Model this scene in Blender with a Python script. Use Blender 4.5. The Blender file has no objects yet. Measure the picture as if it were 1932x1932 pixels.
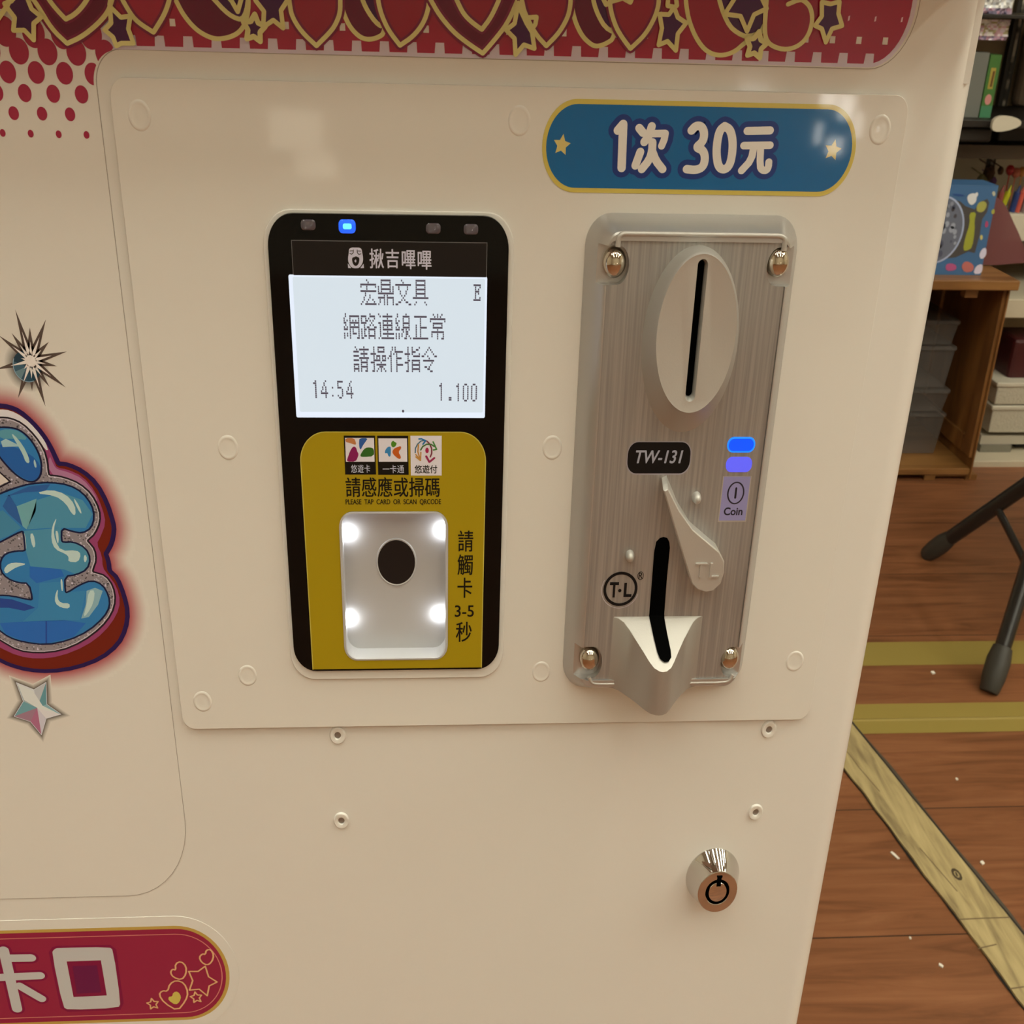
import bpy, bmesh, math, random
import numpy as np
from mathutils import Matrix, Vector
from mathutils.geometry import tessellate_polygon

# ------------------------------------------------------------------ camera, world, lights, exposure
sc = bpy.context.scene
COL = sc.collection
MM = 0.001
CAM_H = 820.0          # camera height above the floor, mm
CAM_D = 258.0          # camera distance in front of the machine face (face = plane y 0), mm
FPX = 2150.0           # focal length in pixels of the 1932 px frame
YAW, PIT, ROL = -0.0756661, 0.43682154, 0.02914838


def cam_rows():
    cy, sy, cp, sp, cr, sr = math.cos(YAW), math.sin(YAW), math.cos(PIT), math.sin(PIT), math.cos(ROL), math.sin(ROL)
    rz = np.array([[cy, -sy, 0], [sy, cy, 0], [0, 0, 1]])
    f = rz @ np.array([0, cp, -sp])
    r = rz @ np.array([1, 0, 0])
    u = np.cross(r, f)
    return np.array([cr * r + sr * u, -(-sr * r + cr * u), f])


CR = cam_rows()
cam = bpy.data.cameras.new('camera')
cam.sensor_width = 36.0
cam.lens = 36.0 * FPX / 1932.0
cam.clip_start = 0.01
cam.dof.use_dof = True
cam.dof.focus_distance = 0.30
cam.dof.aperture_fstop = 70.0
cam_ob = bpy.data.objects.new('camera', cam)
COL.objects.link(cam_ob)
mw = Matrix(((CR[0][0], -CR[1][0], -CR[2][0], 0.0), (CR[0][1], -CR[1][1], -CR[2][1], -CAM_D * MM),
             (CR[0][2], -CR[1][2], -CR[2][2], CAM_H * MM), (0, 0, 0, 1)))
cam_ob.matrix_world = mw
sc.camera = cam_ob

world = bpy.data.worlds.new('world')
sc.world = world
world.use_nodes = True
world.node_tree.nodes['Background'].inputs[0].default_value = (1.0, 0.85, 0.62, 1)
world.node_tree.nodes['Background'].inputs[1].default_value = 0.05

sc.view_settings.view_transform = 'Standard'
sc.view_settings.look = 'None'
sc.view_settings.gamma = 1.0
sc.view_settings.exposure = 0.0
sc.view_settings.use_curve_mapping = False
try:
    sc.cycles.use_denoising = True
    sc.cycles.max_bounces = 8
    sc.cycles.use_adaptive_sampling = True
    sc.cycles.adaptive_threshold = 0.03
    sc.cycles.transparent_max_bounces = 12
    sc.cycles.sample_clamp_indirect = 6.0
except Exception:
    pass

LAMP_COL = (1.0, 0.965, 0.775)
LAMP_STRENGTH = 19.5
# ceiling lamp fixtures (x, y in mm); built further down by ceiling_lamp()
LAMPS = [(-1400, -420), (-740, -420), (-80, -420), (580, -420), (1240, -420), (1900, -420), (2560, -420), (-740, -1900), (580, -1900), (1900, -1900), (2300, 1000)]


# ------------------------------------------------------------------ measuring helpers
def ray(px, py):
    return CR.T @ np.array([(px - 966) / FPX, (py - 966) / FPX, 1.0])


def Q(px, py, y=0.0):
    """photo measurement -> (x, z) in mm on the vertical plane at depth y (z measured from camera height)"""
    r = ray(px, py)
    t = (CAM_D + y) / r[1]
    return (r[0] * t, r[2] * t)


def QS(pts, y=0.0, s=1.0, ox=0.0, oy=0.0):
    return [Q(ox + a / s, oy + b / s, y) for a, b in pts]


def FL(px, py, z=-CAM_H):
    r = ray(px, py)
    t = z / r[2]
    return (r[0] * t, r[1] * t - CAM_D)


def lin(c):
    return tuple((v / 255 / 12.92 if v / 255 <= 0.04045 else ((v / 255 + 0.055) / 1.055) ** 2.4) for v in c)


WREF = lin((205, 190, 158))


def alb(r, g, b):
    """surface colour of a print from how it looks under the shop's warm lamps"""
    l = lin((r, g, b))
    return tuple(min(0.9, 0.8 * l[i] / WREF[i]) for i in range(3))


# ------------------------------------------------------------------ materials
def mat(name, base, rough=0.5, metal=0.0, coat=0.0, spec=0.5, emis=None, estr=0.0, bump=None, attr=False,
        trans=0.0, alpha=1.0, coat_rough=0.05):
    m = bpy.data.materials.new(name)
    m.use_nodes = True
    nt = m.node_tree
    b = nt.nodes['Principled BSDF']
    b.inputs['Base Color'].default_value = (*base, 1)
    b.inputs['Roughness'].default_value = rough
    b.inputs['Metallic'].default_value = metal
    b.inputs['Coat Weight'].default_value = coat
    b.inputs['Coat Roughness'].default_value = coat_rough
    b.inputs['Specular IOR Level'].default_value = spec
    b.inputs['Transmission Weight'].default_value = trans
    b.inputs['Alpha'].default_value = alpha
    if emis:
        b.inputs['Emission Color'].default_value = (*emis, 1)
        b.inputs['Emission Strength'].default_value = estr
    if attr:
        a = nt.nodes.new('ShaderNodeVertexColor')
        a.layer_name = 'Col'
        nt.links.new(a.outputs['Color'], b.inputs['Base Color'])
    if bump:
        scale, strength, dist = bump[:3]
        tc = nt.nodes.new('ShaderNodeTexCoord')
        mp = nt.nodes.new('ShaderNodeMapping')
        if len(bump) > 3:
            mp.inputs['Scale'].default_value = bump[3]
        n = nt.nodes.new('ShaderNodeTexNoise')
        n.inputs['Scale'].default_value = scale
        bp = nt.nodes.new('ShaderNodeBump')
        bp.inputs['Strength'].default_value = strength
        bp.inputs['Distance'].default_value = dist
        nt.links.new(tc.outputs['Object'], mp.inputs['Vector'])
        nt.links.new(mp.outputs['Vector'], n.inputs['Vector'])
        nt.links.new(n.outputs['Fac'], bp.inputs['Height'])
        nt.links.new(bp.outputs['Normal'], b.inputs['Normal'])
    return m


def ramp_noise(m, scale, stretch, stops, detail=6.0, rough_in=None, distortion=0.0, coord='Object'):
    """colour a material by stretched noise"""
    nt = m.node_tree
    b = nt.nodes['Principled BSDF']
    tc = nt.nodes.new('ShaderNodeTexCoord')
    mp = nt.nodes.new('ShaderNodeMapping')
    mp.inputs['Scale'].default_value = stretch
    n = nt.nodes.new('ShaderNodeTexNoise')
    n.inputs['Scale'].default_value = scale
    n.inputs['Detail'].default_value = detail
    n.inputs['Distortion'].default_value = distortion
    r = nt.nodes.new('ShaderNodeValToRGB')
    r.color_ramp.elements[0].position = stops[0][0]
    r.color_ramp.elements[0].color = (*stops[0][1], 1)
    r.color_ramp.elements[1].position = stops[-1][0]
    r.color_ramp.elements[1].color = (*stops[-1][1], 1)
    for p, c in stops[1:-1]:
        e = r.color_ramp.elements.new(p)
        e.color = (*c, 1)
    nt.links.new(tc.outputs[coord], mp.inputs['Vector'])
    nt.links.new(mp.outputs['Vector'], n.inputs['Vector'])
    nt.links.new(n.outputs['Fac'], r.inputs['Fac'])
    nt.links.new(r.outputs['Color'], b.inputs['Base Color'])
    return n, r


shell = mat('white_shell', (0.80, 0.79, 0.765), 0.32, coat=0.35, coat_rough=0.08, bump=(9.0, 0.05, 0.01))
panel_m = mat('white_panel', (0.80, 0.79, 0.76), 0.30, coat=0.4, coat_rough=0.045, bump=(30.0, 0.05, 0.004))
vinyl = mat('clear_vinyl', (0.81, 0.80, 0.775), 0.22, coat=0.5, coat_rough=0.04)
prnt = mat('printed_ink', (0.5, 0.5, 0.5), 0.22, coat=0.3, spec=0.3, coat_rough=0.04, attr=True)
label_m = mat('label_ink', (0.5, 0.5, 0.5), 0.5, spec=0.25, attr=True)
black_gloss = mat('black_gloss', (0.003, 0.003, 0.003), 0.06, spec=0.22)
black_hole = mat('slot_black', (0.002, 0.002, 0.002), 0.9, spec=0.0)
white_plastic = mat('white_plastic', (0.82, 0.82, 0.80), 0.35)
cast = mat('cast_silver', (0.52, 0.515, 0.51), 0.32, metal=0.65, bump=(2500.0, 0.08, 0.0002))
cast_fine = mat('cast_silver_satin', (0.55, 0.54, 0.52), 0.50, metal=0.55, bump=(2500.0, 0.10, 0.0002))
chrome = mat('chrome', (0.66, 0.65, 0.63), 0.04, metal=1.0)
chrome_screw = mat('nickel_screw', (0.62, 0.56, 0.47), 0.05, metal=1.0)
spout_m = mat('cast_silver_spout', (0.44, 0.43, 0.41), 0.46, metal=0.65, bump=(2500.0, 0.10, 0.0002))
brushed = mat('brushed_steel', (0.5, 0.48, 0.45), 0.42, metal=0.5)
ramp_noise(brushed, 260.0, (6.0, 1.0, 0.08), [(0.35, (0.33, 0.325, 0.32)), (0.65, (0.44, 0.43, 0.42))], 3.0)
brushed.node_tree.nodes['Principled BSDF'].inputs['Anisotropic'].default_value = 0.5
led_off = mat('led_lens_clear', (0.10, 0.09, 0.12), 0.08, spec=0.8)
led_blue = mat('led_blue_lit', (0.02, 0.1, 0.5), 0.1, emis=(0.01, 0.10, 0.95), estr=1.1)
led_blue_core = mat('led_blue_core', (0.1, 0.5, 0.9), 0.1, emis=(0.12, 0.62, 1.0), estr=1.3)
bar_blue = mat('window_blue_lit', (0.0, 0.05, 0.5), 0.25, emis=(0.0, 0.06, 1.0), estr=1.1)
bar_rim = mat('window_rim_lit', (0.0, 0.1, 0.5), 0.25, emis=(0.01, 0.22, 1.0), estr=1.1)
bar_pale = mat('window_pale_lit', (0.06, 0.06, 0.3), 0.25, emis=(0.10, 0.11, 0.9), estr=0.9)
coin_lav = mat('coin_window_lit', (0.25, 0.23, 0.40), 0.35, emis=(0.10, 0.09, 0.20), estr=0.3)
lcd = mat('lcd_backlit', (0.05, 0.05, 0.05), 0.15, emis=lin((208, 220, 228)), estr=1.02)
lcd_edge = mat('lcd_edge_lit', (0.05, 0.05, 0.05), 0.15, emis=lin((222, 232, 246)), estr=1.05)
lcd_ink = mat('lcd_dots', (0.004, 0.004, 0.006), 0.4, emis=lin((84, 76, 88)), estr=0.9)
scan_led = mat('scan_led_lit', (0.9, 0.9, 0.9), 0.3, emis=(0.93, 0.97, 1.0), estr=20.0)
recess_m = mat('recess_grey_plastic', (0.50, 0.50, 0.51), 0.4)
lens_m = mat('lens_dark', (0.012, 0.009, 0.009), 0.45, spec=0.3)


# ------------------------------------------------------------------ mesh builder
class MB:
    def __init__(s):
        s.v, s.f, s.m, s.c = [], [], [], []

    def face(s, pts, m=0, c=(0.8, 0.8, 0.8)):
        i = len(s.v)
        s.v += [tuple(p) for p in pts]
        s.f.append(list(range(i, i + len(pts))))
        s.m.append(m)
        s.c.append(c)

    def raw(s, verts, faces, m=0, c=(0.8, 0.8, 0.8)):
        i = len(s.v)
        s.v += [tuple(p) for p in verts]
        for f in faces:
            s.f.append([i + k for k in f])
            s.m.append(m)
            s.c.append(c)

    def flat(s, loops, y, c=(0.8, 0.8, 0.8), m=0):
        """filled outline with holes, facing -y; loops of (x, z)"""
        if not isinstance(loops[0][0], (tuple, list)):
            loops = [loops]
        vs = [[Vector((p[0], p[1], 0)) for p in l] for l in loops]
        allp = [p for l in loops for p in l]
        tri = tessellate_polygon(vs)
        fs = []
        for a, b, d in tri:
            A, B, D = allp[a], allp[b], allp[d]
            cr = (B[0] - A[0]) * (D[1] - A[1]) - (B[1] - A[1]) * (D[0] - A[0])
            if abs(cr) < 1e-12:
                continue
            fs.append((a, b, d) if cr > 0 else (a, d, b))
        s.raw([(p[0], y, p[1]) for p in allp], fs, m, c)

    def prism(s, loops, y0, y1, c=(0.8, 0.8, 0.8), m=0, back=True):
        """outline (with holes) from front depth y0 to back depth y1"""
        if not isinstance(loops[0][0], (tuple, list)):
            loops = [loops]
        s.flat(loops, y0, c, m)
        k = len(s.f)
        if back:
            s.flat(loops, y1, c, m)
            for j in range(k, len(s.f)):
                s.f[j].reverse()
        for li, l in enumerate(loops):
            area = sum(l[i][0] * l[(i + 1) % len(l)][1] - l[(i + 1) % len(l)][0] * l[i][1] for i in range(len(l)))
            ccw = (area > 0) == (li == 0)
            n = len(l)
            vs = [(p[0], y0, p[1]) for p in l] + [(p[0], y1, p[1]) for p in l]
            fs = []
            for i in range(n):
                j = (i + 1) % n
                fs.append((i, i + n, j + n, j) if ccw else (j, j + n, i + n, i))
            s.raw(vs, fs, m, c)

    def loft(s, loops, cap0=True, cap1=True, c=(0.8, 0.8, 0.8), m=0):
        """loops: lists of 3D points with the same count, each counter-clockwise seen from -y, back to front"""
        n = len(loops[0])
        vs = [p for l in loops for p in l]
        fs = []
        for k in range(len(loops) - 1):
            for i in range(n):
                j = (i + 1) % n
                fs.append((k * n + i, k * n + j, (k + 1) * n + j, (k + 1) * n + i))
        if cap0:
            fs.append(tuple(reversed(range(n))))
        if cap1:
            fs.append(tuple((len(loops) - 1) * n + i for i in range(n)))
        s.raw(vs, fs, m, c)

    _lv = 0

    def lev(s):
        MB._lv = (MB._lv + 1) % 24
        return MB._lv * 0.0005

    def ribbon(s, pts, w, y, c=(0.8, 0.8, 0.8), m=0, closed=False, step=10):
        """brush stroke along a line; pieces that overlap lie a hair apart"""
        p = [pts[0]]
        for q in pts[1:]:
            if math.hypot(q[0] - p[-1][0], q[1] - p[-1][1]) > 1e-3:
                p.append(q)
        if closed and math.hypot(p[0][0] - p[-1][0], p[0][1] - p[-1][1]) < 1e-3:
            p.pop()
        n = len(p)
        if n < 2:
            return
        h = w / 2
        seg = n if closed else n - 1
        dr, ln = [], []
        for i in range(seg):
            a, b = p[i], p[(i + 1) % n]
            L = math.hypot(b[0] - a[0], b[1] - a[1])
            dr.append(((b[0] - a[0]) / L, (b[1] - a[1]) / L))
            ln.append(L)
        sharp = set()
        for i in range(n):
            if not closed and i in (0, n - 1):
                sharp.add(i)
                continue
            d0, d1 = dr[i - 1], dr[i % seg]
            ang = abs(math.atan2(d0[0] * d1[1] - d0[1] * d1[0], d0[0] * d1[0] + d0[1] * d1[1]))
            if ang > 0.42 or ang > 0.8 * min(ln[i - 1], ln[i % seg]) / h:
                sharp.add(i)

        def strip(idx, loop):
            yy = y - s.lev()
            vs = []
            k = len(idx)
            for j, i in enumerate(idx):
                if loop or (0 < j < k - 1):
                    d0, d1 = dr[(i - 1) % seg], dr[i % seg]
                elif j == 0:
                    d0 = d1 = dr[i % seg]
                else:
                    d0 = d1 = dr[(i - 1) % seg]
                nx, nz = -(d0[1] + d1[1]), d0[0] + d1[0]
                q = nx * -d0[1] + nz * d0[0]
                nx, nz = nx / q * h, nz / q * h
                vs += [(p[i][0] - nx, yy, p[i][1] - nz), (p[i][0] + nx, yy, p[i][1] + nz)]
            fs = [(2 * j, 2 * ((j + 1) % k), 2 * ((j + 1) % k) + 1, 2 * j + 1) for j in range(k if loop else k - 1)]
            s.raw(vs, fs, m, c)

        if closed and not sharp:
            strip(list(range(n)), True)
            return
        st = sorted(sharp)
        if closed:
            for a_, b_ in zip(st, st[1:] + [st[0] + n]):
                strip([i % n for i in range(a_, b_ + 1)], False)
        else:
            for a_, b_ in zip(st[:-1], st[1:]):
                strip(list(range(a_, b_ + 1)), False)
        for i in st:
            yy = y - s.lev()
            s.face([(p[i][0] + h * math.cos(t * 2 * math.pi / step), yy, p[i][1] + h * math.sin(t * 2 * math.pi / step)) for t in range(step)], m, c)

    def box(s, x0, x1, y0, y1, z0, z1, m=0, c=(0.8, 0.8, 0.8)):
        v = [(x0, y0, z0), (x1, y0, z0), (x1, y1, z0), (x0, y1, z0), (x0, y0, z1), (x1, y0, z1), (x1, y1, z1), (x0, y1, z1)]
        s.raw(v, [(0, 3, 2, 1), (4, 5, 6, 7), (0, 1, 5, 4), (1, 2, 6, 5), (2, 3, 7, 6), (3, 0, 4, 7)], m, c)

    def tube(s, path, r, n=12, m=0, c=(0.8, 0.8, 0.8), sx=0.75):
        """round tube through 3D points; sx keeps the width proportions of the place"""
        rings = []
        for i, p in enumerate(path):
            p = Vector(p)
            a = Vector(path[max(i - 1, 0)])
            b = Vector(path[min(i + 1, len(path) - 1)])
            t = (b - a).normalized()
            u = t.cross(Vector((0, 1, 0.13)))
            if u.length < 1e-4:
                u = t.cross(Vector((1, 0, 0)))
            u.normalize()
            w = t.cross(u)
            rr = r[i] if isinstance(r, (list, tuple)) else r
            ring = []
            for k in range(n):
                q = (u * math.cos(2 * math.pi * k / n) + w * math.sin(2 * math.pi * k / n)) * rr
                ring.append((p.x + q.x * sx, p.y + q.y, p.z + q.z))
            rings.append(ring)
        s.loft(rings, m=m, c=c)

    def build(s, name, mats, parent=None, smooth=None, bevel=None, seg=2):
        me = bpy.data.meshes.new(name)
        v = np.array(s.v, dtype=float)
        lo, hi = v.min(0), v.max(0)
        org = np.array([(lo[0] + hi[0]) / 2, (lo[1] + hi[1]) / 2, lo[2]])
        me.from_pydata(((v - org) * MM).tolist(), [], s.f)
        for mt in (mats if isinstance(mats, (list, tuple)) else [mats]):
            me.materials.append(mt)
        me.polygons.foreach_set('material_index', s.m)
        if any(mt.node_tree.nodes.get('Color Attribute') or 'ink' in mt.name for mt in me.materials):
            ca = me.color_attributes.new('Col', 'FLOAT_COLOR', 'CORNER')
            arr = []
            for f, c in zip(s.f, s.c):
                if isinstance(c[0], (tuple, list)):
                    for cc in c:
                        arr += [*cc, 1.0]
                else:
                    arr += [*c, 1.0] * len(f)
            ca.data.foreach_set('color', arr)
        me.validate()
        if smooth is not None:
            bm = bmesh.new()
            bm.from_mesh(me)
            bmesh.ops.remove_doubles(bm, verts=bm.verts, dist=2e-6)
            bmesh.ops.recalc_face_normals(bm, faces=bm.faces)
            bm.to_mesh(me)
            bm.free()
            me.polygons.foreach_set('use_smooth', [True] * len(me.polygons))
            me.set_sharp_from_angle(angle=math.radians(smooth))
        me.update()
        o = bpy.data.objects.new(name, me)
        COL.objects.link(o)
        w = Vector((org[0] * MM, org[1] * MM, (org[2] + CAM_H) * MM))
        o['_w'] = list(w)
        if parent is not None:
            o.parent = parent
            o.location = w - Vector(parent['_w'])
        else:
            o.location = w
        if bevel:
            md = o.modifiers.new('bevel', 'BEVEL')
            md.width = bevel * MM
            md.segments = seg
            md.limit_method = 'ANGLE'
        return o


def thing(name, x, y, z, label, cat, group=None):
    o = bpy.data.objects.new(name, None)
    o.empty_display_size = 0.05
    COL.objects.link(o)
    o.location = (x * MM, y * MM, (z + CAM_H) * MM)
    o['_w'] = list(o.location)
    return tag(o, label, cat, group)


def tag(o, label=None, cat=None, group=None, kind=None):
    for k, v in (('label', label), ('category', cat), ('group', group), ('kind', kind)):
        if v:
            o[k] = v
    return o


def cut(o, cutters, extra=None):
    """carve solids out of an object (results baked into its mesh)"""
    if extra:
        for e in extra:
            o.data.materials.append(e)
    for cobj in cutters:
        md = o.modifiers.new('cut', 'BOOLEAN')
        md.operation = 'DIFFERENCE'
        md.solver = 'EXACT'
        md.object = cobj
    bpy.context.view_layer.update()
    dg = bpy.context.evaluated_depsgraph_get()
    me = bpy.data.meshes.new_from_object(o.evaluated_get(dg))
    o.modifiers.clear()
    o.data = me
    for cobj in cutters:
        bpy.data.objects.remove(cobj)
    return o


def smooth_by(o, ang):
    me = o.data
    me.polygons.foreach_set('use_smooth', [True] * len(me.polygons))
    me.set_sharp_from_angle(angle=math.radians(ang))


def rrect(x0, x1, z0, z1, rx, rz=None, n=7):
    """rounded rectangle, counter-clockwise from the lower right; rx, rz corner radii"""
    if rz is None:
        rz = rx / 0.75
    out = []
    for cx, cz, a in ((x1 - rx, z0 + rz, -90), (x1 - rx, z1 - rz, 0), (x0 + rx, z1 - rz, 90), (x0 + rx, z0 + rz, 180)):
        for i in range(n + 1):
            t = math.radians(a + 90 * i / n)
            out.append((cx + rx * math.cos(t), cz + rz * math.sin(t)))
    return out


def ell(cx, cz, rx, rz=None, n=40):
    if rz is None:
        rz = rx / 0.75
    return [(cx + rx * math.cos(2 * math.pi * i / n), cz + rz * math.sin(2 * math.pi * i / n)) for i in range(n)]


def at_y(loop, y):
    return [(p[0], y, p[1]) for p in loop]


def offset_loop(l, d):
    """move a closed outline outward by d (inward when negative)"""
    n = len(l)
    area = sum(l[i][0] * l[(i + 1) % n][1] - l[(i + 1) % n][0] * l[i][1] for i in range(n))
    sg = 1 if area > 0 else -1
    out = []
    for i in range(n):
        a, b, c = l[i - 1], l[i], l[(i + 1) % n]
        n1 = Vector((b[1] - a[1], a[0] - b[0])) * sg
        n2 = Vector((c[1] - b[1], b[0] - c[0])) * sg
        if n1.length < 1e-9 or n2.length < 1e-9:
            out.append(b)
            continue
        n1.normalize()
        n2.normalize()
        m = n1 + n2
        if m.length < 0.2:
            m = n1
        k = 1 / max(0.45, m.length / 2 * 1.0)
        m.normalize()
        out.append((b[0] + m.x * d * min(k, 1.8), b[1] + m.y * d * min(k, 1.8)))
    return out


def smooth_line(pts, it=2, closed=False):
    """round a polyline (corner cutting)"""
    for _ in range(it):
        o = []
        n = len(pts)
        rng = range(n) if closed else range(n - 1)
        if not closed:
            o.append(pts[0])
        for i in rng:
            a, b = pts[i], pts[(i + 1) % n]
            o.append((a[0] * .75 + b[0] * .25, a[1] * .75 + b[1] * .25))
            o.append((a[0] * .25 + b[0] * .75, a[1] * .25 + b[1] * .75))
        if not closed:
            o.append(pts[-1])
        pts = o
    return pts


_txt = {}


def text_geo(s, bold=0.0, shear=0.0):
    key = (s, bold, shear)
    if key not in _txt:
        cu = bpy.data.curves.new('lettering', 'FONT')
        cu.body = s
        cu.size = 1.0
        cu.offset = bold
        cu.shear = shear
        cu.resolution_u = 4
        o = bpy.data.objects.new('lettering', cu)
        COL.objects.link(o)
        bpy.context.view_layer.update()
        me = bpy.data.meshes.new_from_object(o.evaluated_get(bpy.context.evaluated_depsgraph_get()))
        v = [(p.co.x, p.co.y) for p in me.vertices]
        f = [tuple(p.vertices) for p in me.polygons]
        bpy.data.objects.remove(o)
        bpy.data.curves.remove(cu)
        bpy.data.meshes.remove(me)
        _txt[key] = (v, f)
    return _txt[key]


def put_text(mb, s, quad, y, c, m=0, bold=0.0, shear=0.0, fat=0.0):
    """lettering fitted into the mm rectangle quad = (x0, z0, x1, z1)"""
    if fat:
        for dx, dz in ((-fat, 0), (fat, 0), (0, fat * .8), (0, -fat * .8)):
            put_text(mb, s, (quad[0] + fat + dx, quad[1] + fat + dz, quad[2] - fat + dx, quad[3] - fat + dz), y, c, m, bold, shear)
            y -= 0.0015
    v, f = text_geo(s, bold, shear)
    xs = [p[0] for p in v]
    ys = [p[1] for p in v]
    x0, x1, y0, y1 = min(xs), max(xs), min(ys), max(ys)
    X0, Z0, X1, Z1 = quad
    pv = [(X0 + (p[0] - x0) / (x1 - x0) * (X1 - X0), y, Z0 + (p[1] - y0) / (y1 - y0) * (Z1 - Z0)) for p in v]
    ff = []
    for q in f:
        a, b, d = pv[q[0]], pv[q[1]], pv[q[2]]
        cr = (b[0] - a[0]) * (d[2] - a[2]) - (b[2] - a[2]) * (d[0] - a[0])
        ff.append(q if cr > 0 else tuple(reversed(q)))
    mb.raw(pv, ff, m, c)


def qbox(x0, y0, x1, y1, y=0.0):
    """mm rectangle of a measured box (left, top, right, bottom)"""
    a, b, c, d = Q(x0, y0, y), Q(x1, y0, y), Q(x1, y1, y), Q(x0, y1, y)
    return ((a[0] + d[0]) / 2, (c[1] + d[1]) / 2, (b[0] + c[0]) / 2, (a[1] + b[1]) / 2)


def star_pts(cx, cz, rx, rz, rot=90, inner=0.45, n=5):
    out = []
    for i in range(n * 2):
        k = 1 if i % 2 == 0 else inner
        t = math.radians(rot + 180 * i / n)
        out.append((cx + rx * k * math.cos(t), cz + rz * k * math.sin(t)))
    return out


# ------------------------------------------------------------------ the room
def wood_floor():
    m = bpy.data.materials.new('wood_vinyl_floor')
    m.use_nodes = True
    nt = m.node_tree
    b = nt.nodes['Principled BSDF']
    b.inputs['Roughness'].default_value = 0.42
    N = nt.nodes.new
    tc = N('ShaderNodeTexCoord')
    mp = N('ShaderNodeMapping')
    mp.inputs['Location'].default_value = (0.13, -0.533, 0)
    br = N('ShaderNodeTexBrick')
    br.inputs['Scale'].default_value = 1.0
    br.inputs['Brick Width'].default_value = 3.4
    br.inputs['Row Height'].default_value = 0.1822
    br.inputs['Mortar Size'].default_value = 0.0009
    br.inputs['Mortar Smooth'].default_value = 0.3
    br.offset = 0.41
    br.inputs['Color1'].default_value = (0.0, 0.0, 0.0, 1)
    br.inputs['Color2'].default_value = (1.0, 1.0, 1.0, 1)
    br.inputs['Mortar'].default_value = (0.5, 0.5, 0.5, 1)
    nt.links.new(tc.outputs['Object'], mp.inputs['Vector'])
    nt.links.new(mp.outputs['Vector'], br.inputs['Vector'])
    m2 = N('ShaderNodeMapping')
    m2.inputs['Scale'].default_value = (2.2, 22.0, 1.0)
    n1 = N('ShaderNodeTexNoise')
    n1.inputs['Scale'].default_value = 2.6
    n1.inputs['Detail'].default_value = 9.0
    n1.inputs['Roughness'].default_value = 0.62
    n1.inputs['Distortion'].default_value = 0.9
    nt.links.new(tc.outputs['Object'], m2.inputs['Vector'])
    nt.links.new(m2.outputs['Vector'], n1.inputs['Vector'])
    m3 = N('ShaderNodeMapping')
    m3.inputs['Scale'].default_value = (1.0, 5.0, 1.0)
    n2 = N('ShaderNodeTexNoise')
    n2.inputs['Scale'].default_value = 3.0
    n2.inputs['Detail'].default_value = 3.0
    nt.links.new(tc.outputs['Object'], m3.inputs['Vector'])
    nt.links.new(m3.outputs['Vector'], n2.inputs['Vector'])
    r = N('ShaderNodeValToRGB')
    r.color_ramp.elements[0].position = 0.30
    r.color_ramp.elements[0].color = (0.145, 0.054, 0.021, 1)
    r.color_ramp.elements[1].position = 0.72
    r.color_ramp.elements[1].color = (0.31, 0.130, 0.058, 1)
    e = r.color_ramp.elements.new(0.5)
    e.color = (0.24, 0.093, 0.039, 1)
    nt.links.new(n1.outputs['Fac'], r.inputs['Fac'])
    hs = N('ShaderNodeHueSaturation')
    mr = N('ShaderNodeMapRange')
    mr.inputs['To Min'].default_value = 0.75
    mr.inputs['To Max'].default_value = 1.25
    nt.links.new(n2.outputs['Fac'], mr.inputs['Value'])
    nt.links.new(mr.outputs['Result'], hs.inputs['Value'])
    nt.links.new(r.outputs['Color'], hs.inputs['Color'])
    mx = N('ShaderNodeMix')
    mx.data_type = 'RGBA'
    nt.links.new(br.outputs['Fac'], mx.inputs[0])
    nt.links.new(hs.outputs['Color'], mx.inputs[6])
    mx.inputs[7].default_value = (0.03, 0.012, 0.008, 1)
    nt.links.new(mx.outputs[2], b.inputs['Base Color'])
    bp = N('ShaderNodeBump')
    bp.inputs['Strength'].default_value = 0.12
    bp.inputs['Distance'].default_value = 0.002
    nt.links.new(n1.outputs['Fac'], bp.inputs['Height'])
    nt.links.new(bp.outputs['Normal'], b.inputs['Normal'])
    return m


ROOM = (-2600, 3300, -3200, 2700)
CEIL = 1850
FZ = -CAM_H
wall_m = mat('cream_wall', (0.62, 0.56, 0.45), 0.7, bump=(60, 0.1, 0.002))
ceil_m = mat('ceiling_board', (0.72, 0.70, 0.65), 0.8, bump=(120, 0.2, 0.002))
floor_m = wood_floor()


def structure(name, x0, x1, y0, y1, z0, z1, m):
    b = MB()
    b.box(x0, x1, y0, y1, z0, z1)
    return tag(b.build(name, m), kind='structure')


fl = MB()
fl.box(ROOM[0], ROOM[1], ROOM[2], ROOM[3], FZ - 60, FZ)
flo = fl.build('floor', floor_m)
tag(flo, kind='structure')
# plank pattern is laid from the room's origin
_off = flo.location.copy()
flo.data.transform(Matrix.Translation(_off))
flo.location = (0, 0, 0)
structure('ceiling', ROOM[0], ROOM[1], ROOM[2], ROOM[3], CEIL, CEIL + 60, ceil_m)
structure('wall_back', ROOM[0], ROOM[1], ROOM[3], ROOM[3] + 60, FZ, CEIL, wall_m)
structure('wall_front', ROOM[0], ROOM[1], ROOM[2] - 60, ROOM[2], FZ, CEIL, wall_m)
structure('wall_left', ROOM[0] - 60, ROOM[0], ROOM[2], ROOM[3], FZ, CEIL, wall_m)
structure('wall_right', ROOM[1], ROOM[1] + 60, ROOM[2], ROOM[3], FZ, CEIL, wall_m)

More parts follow.
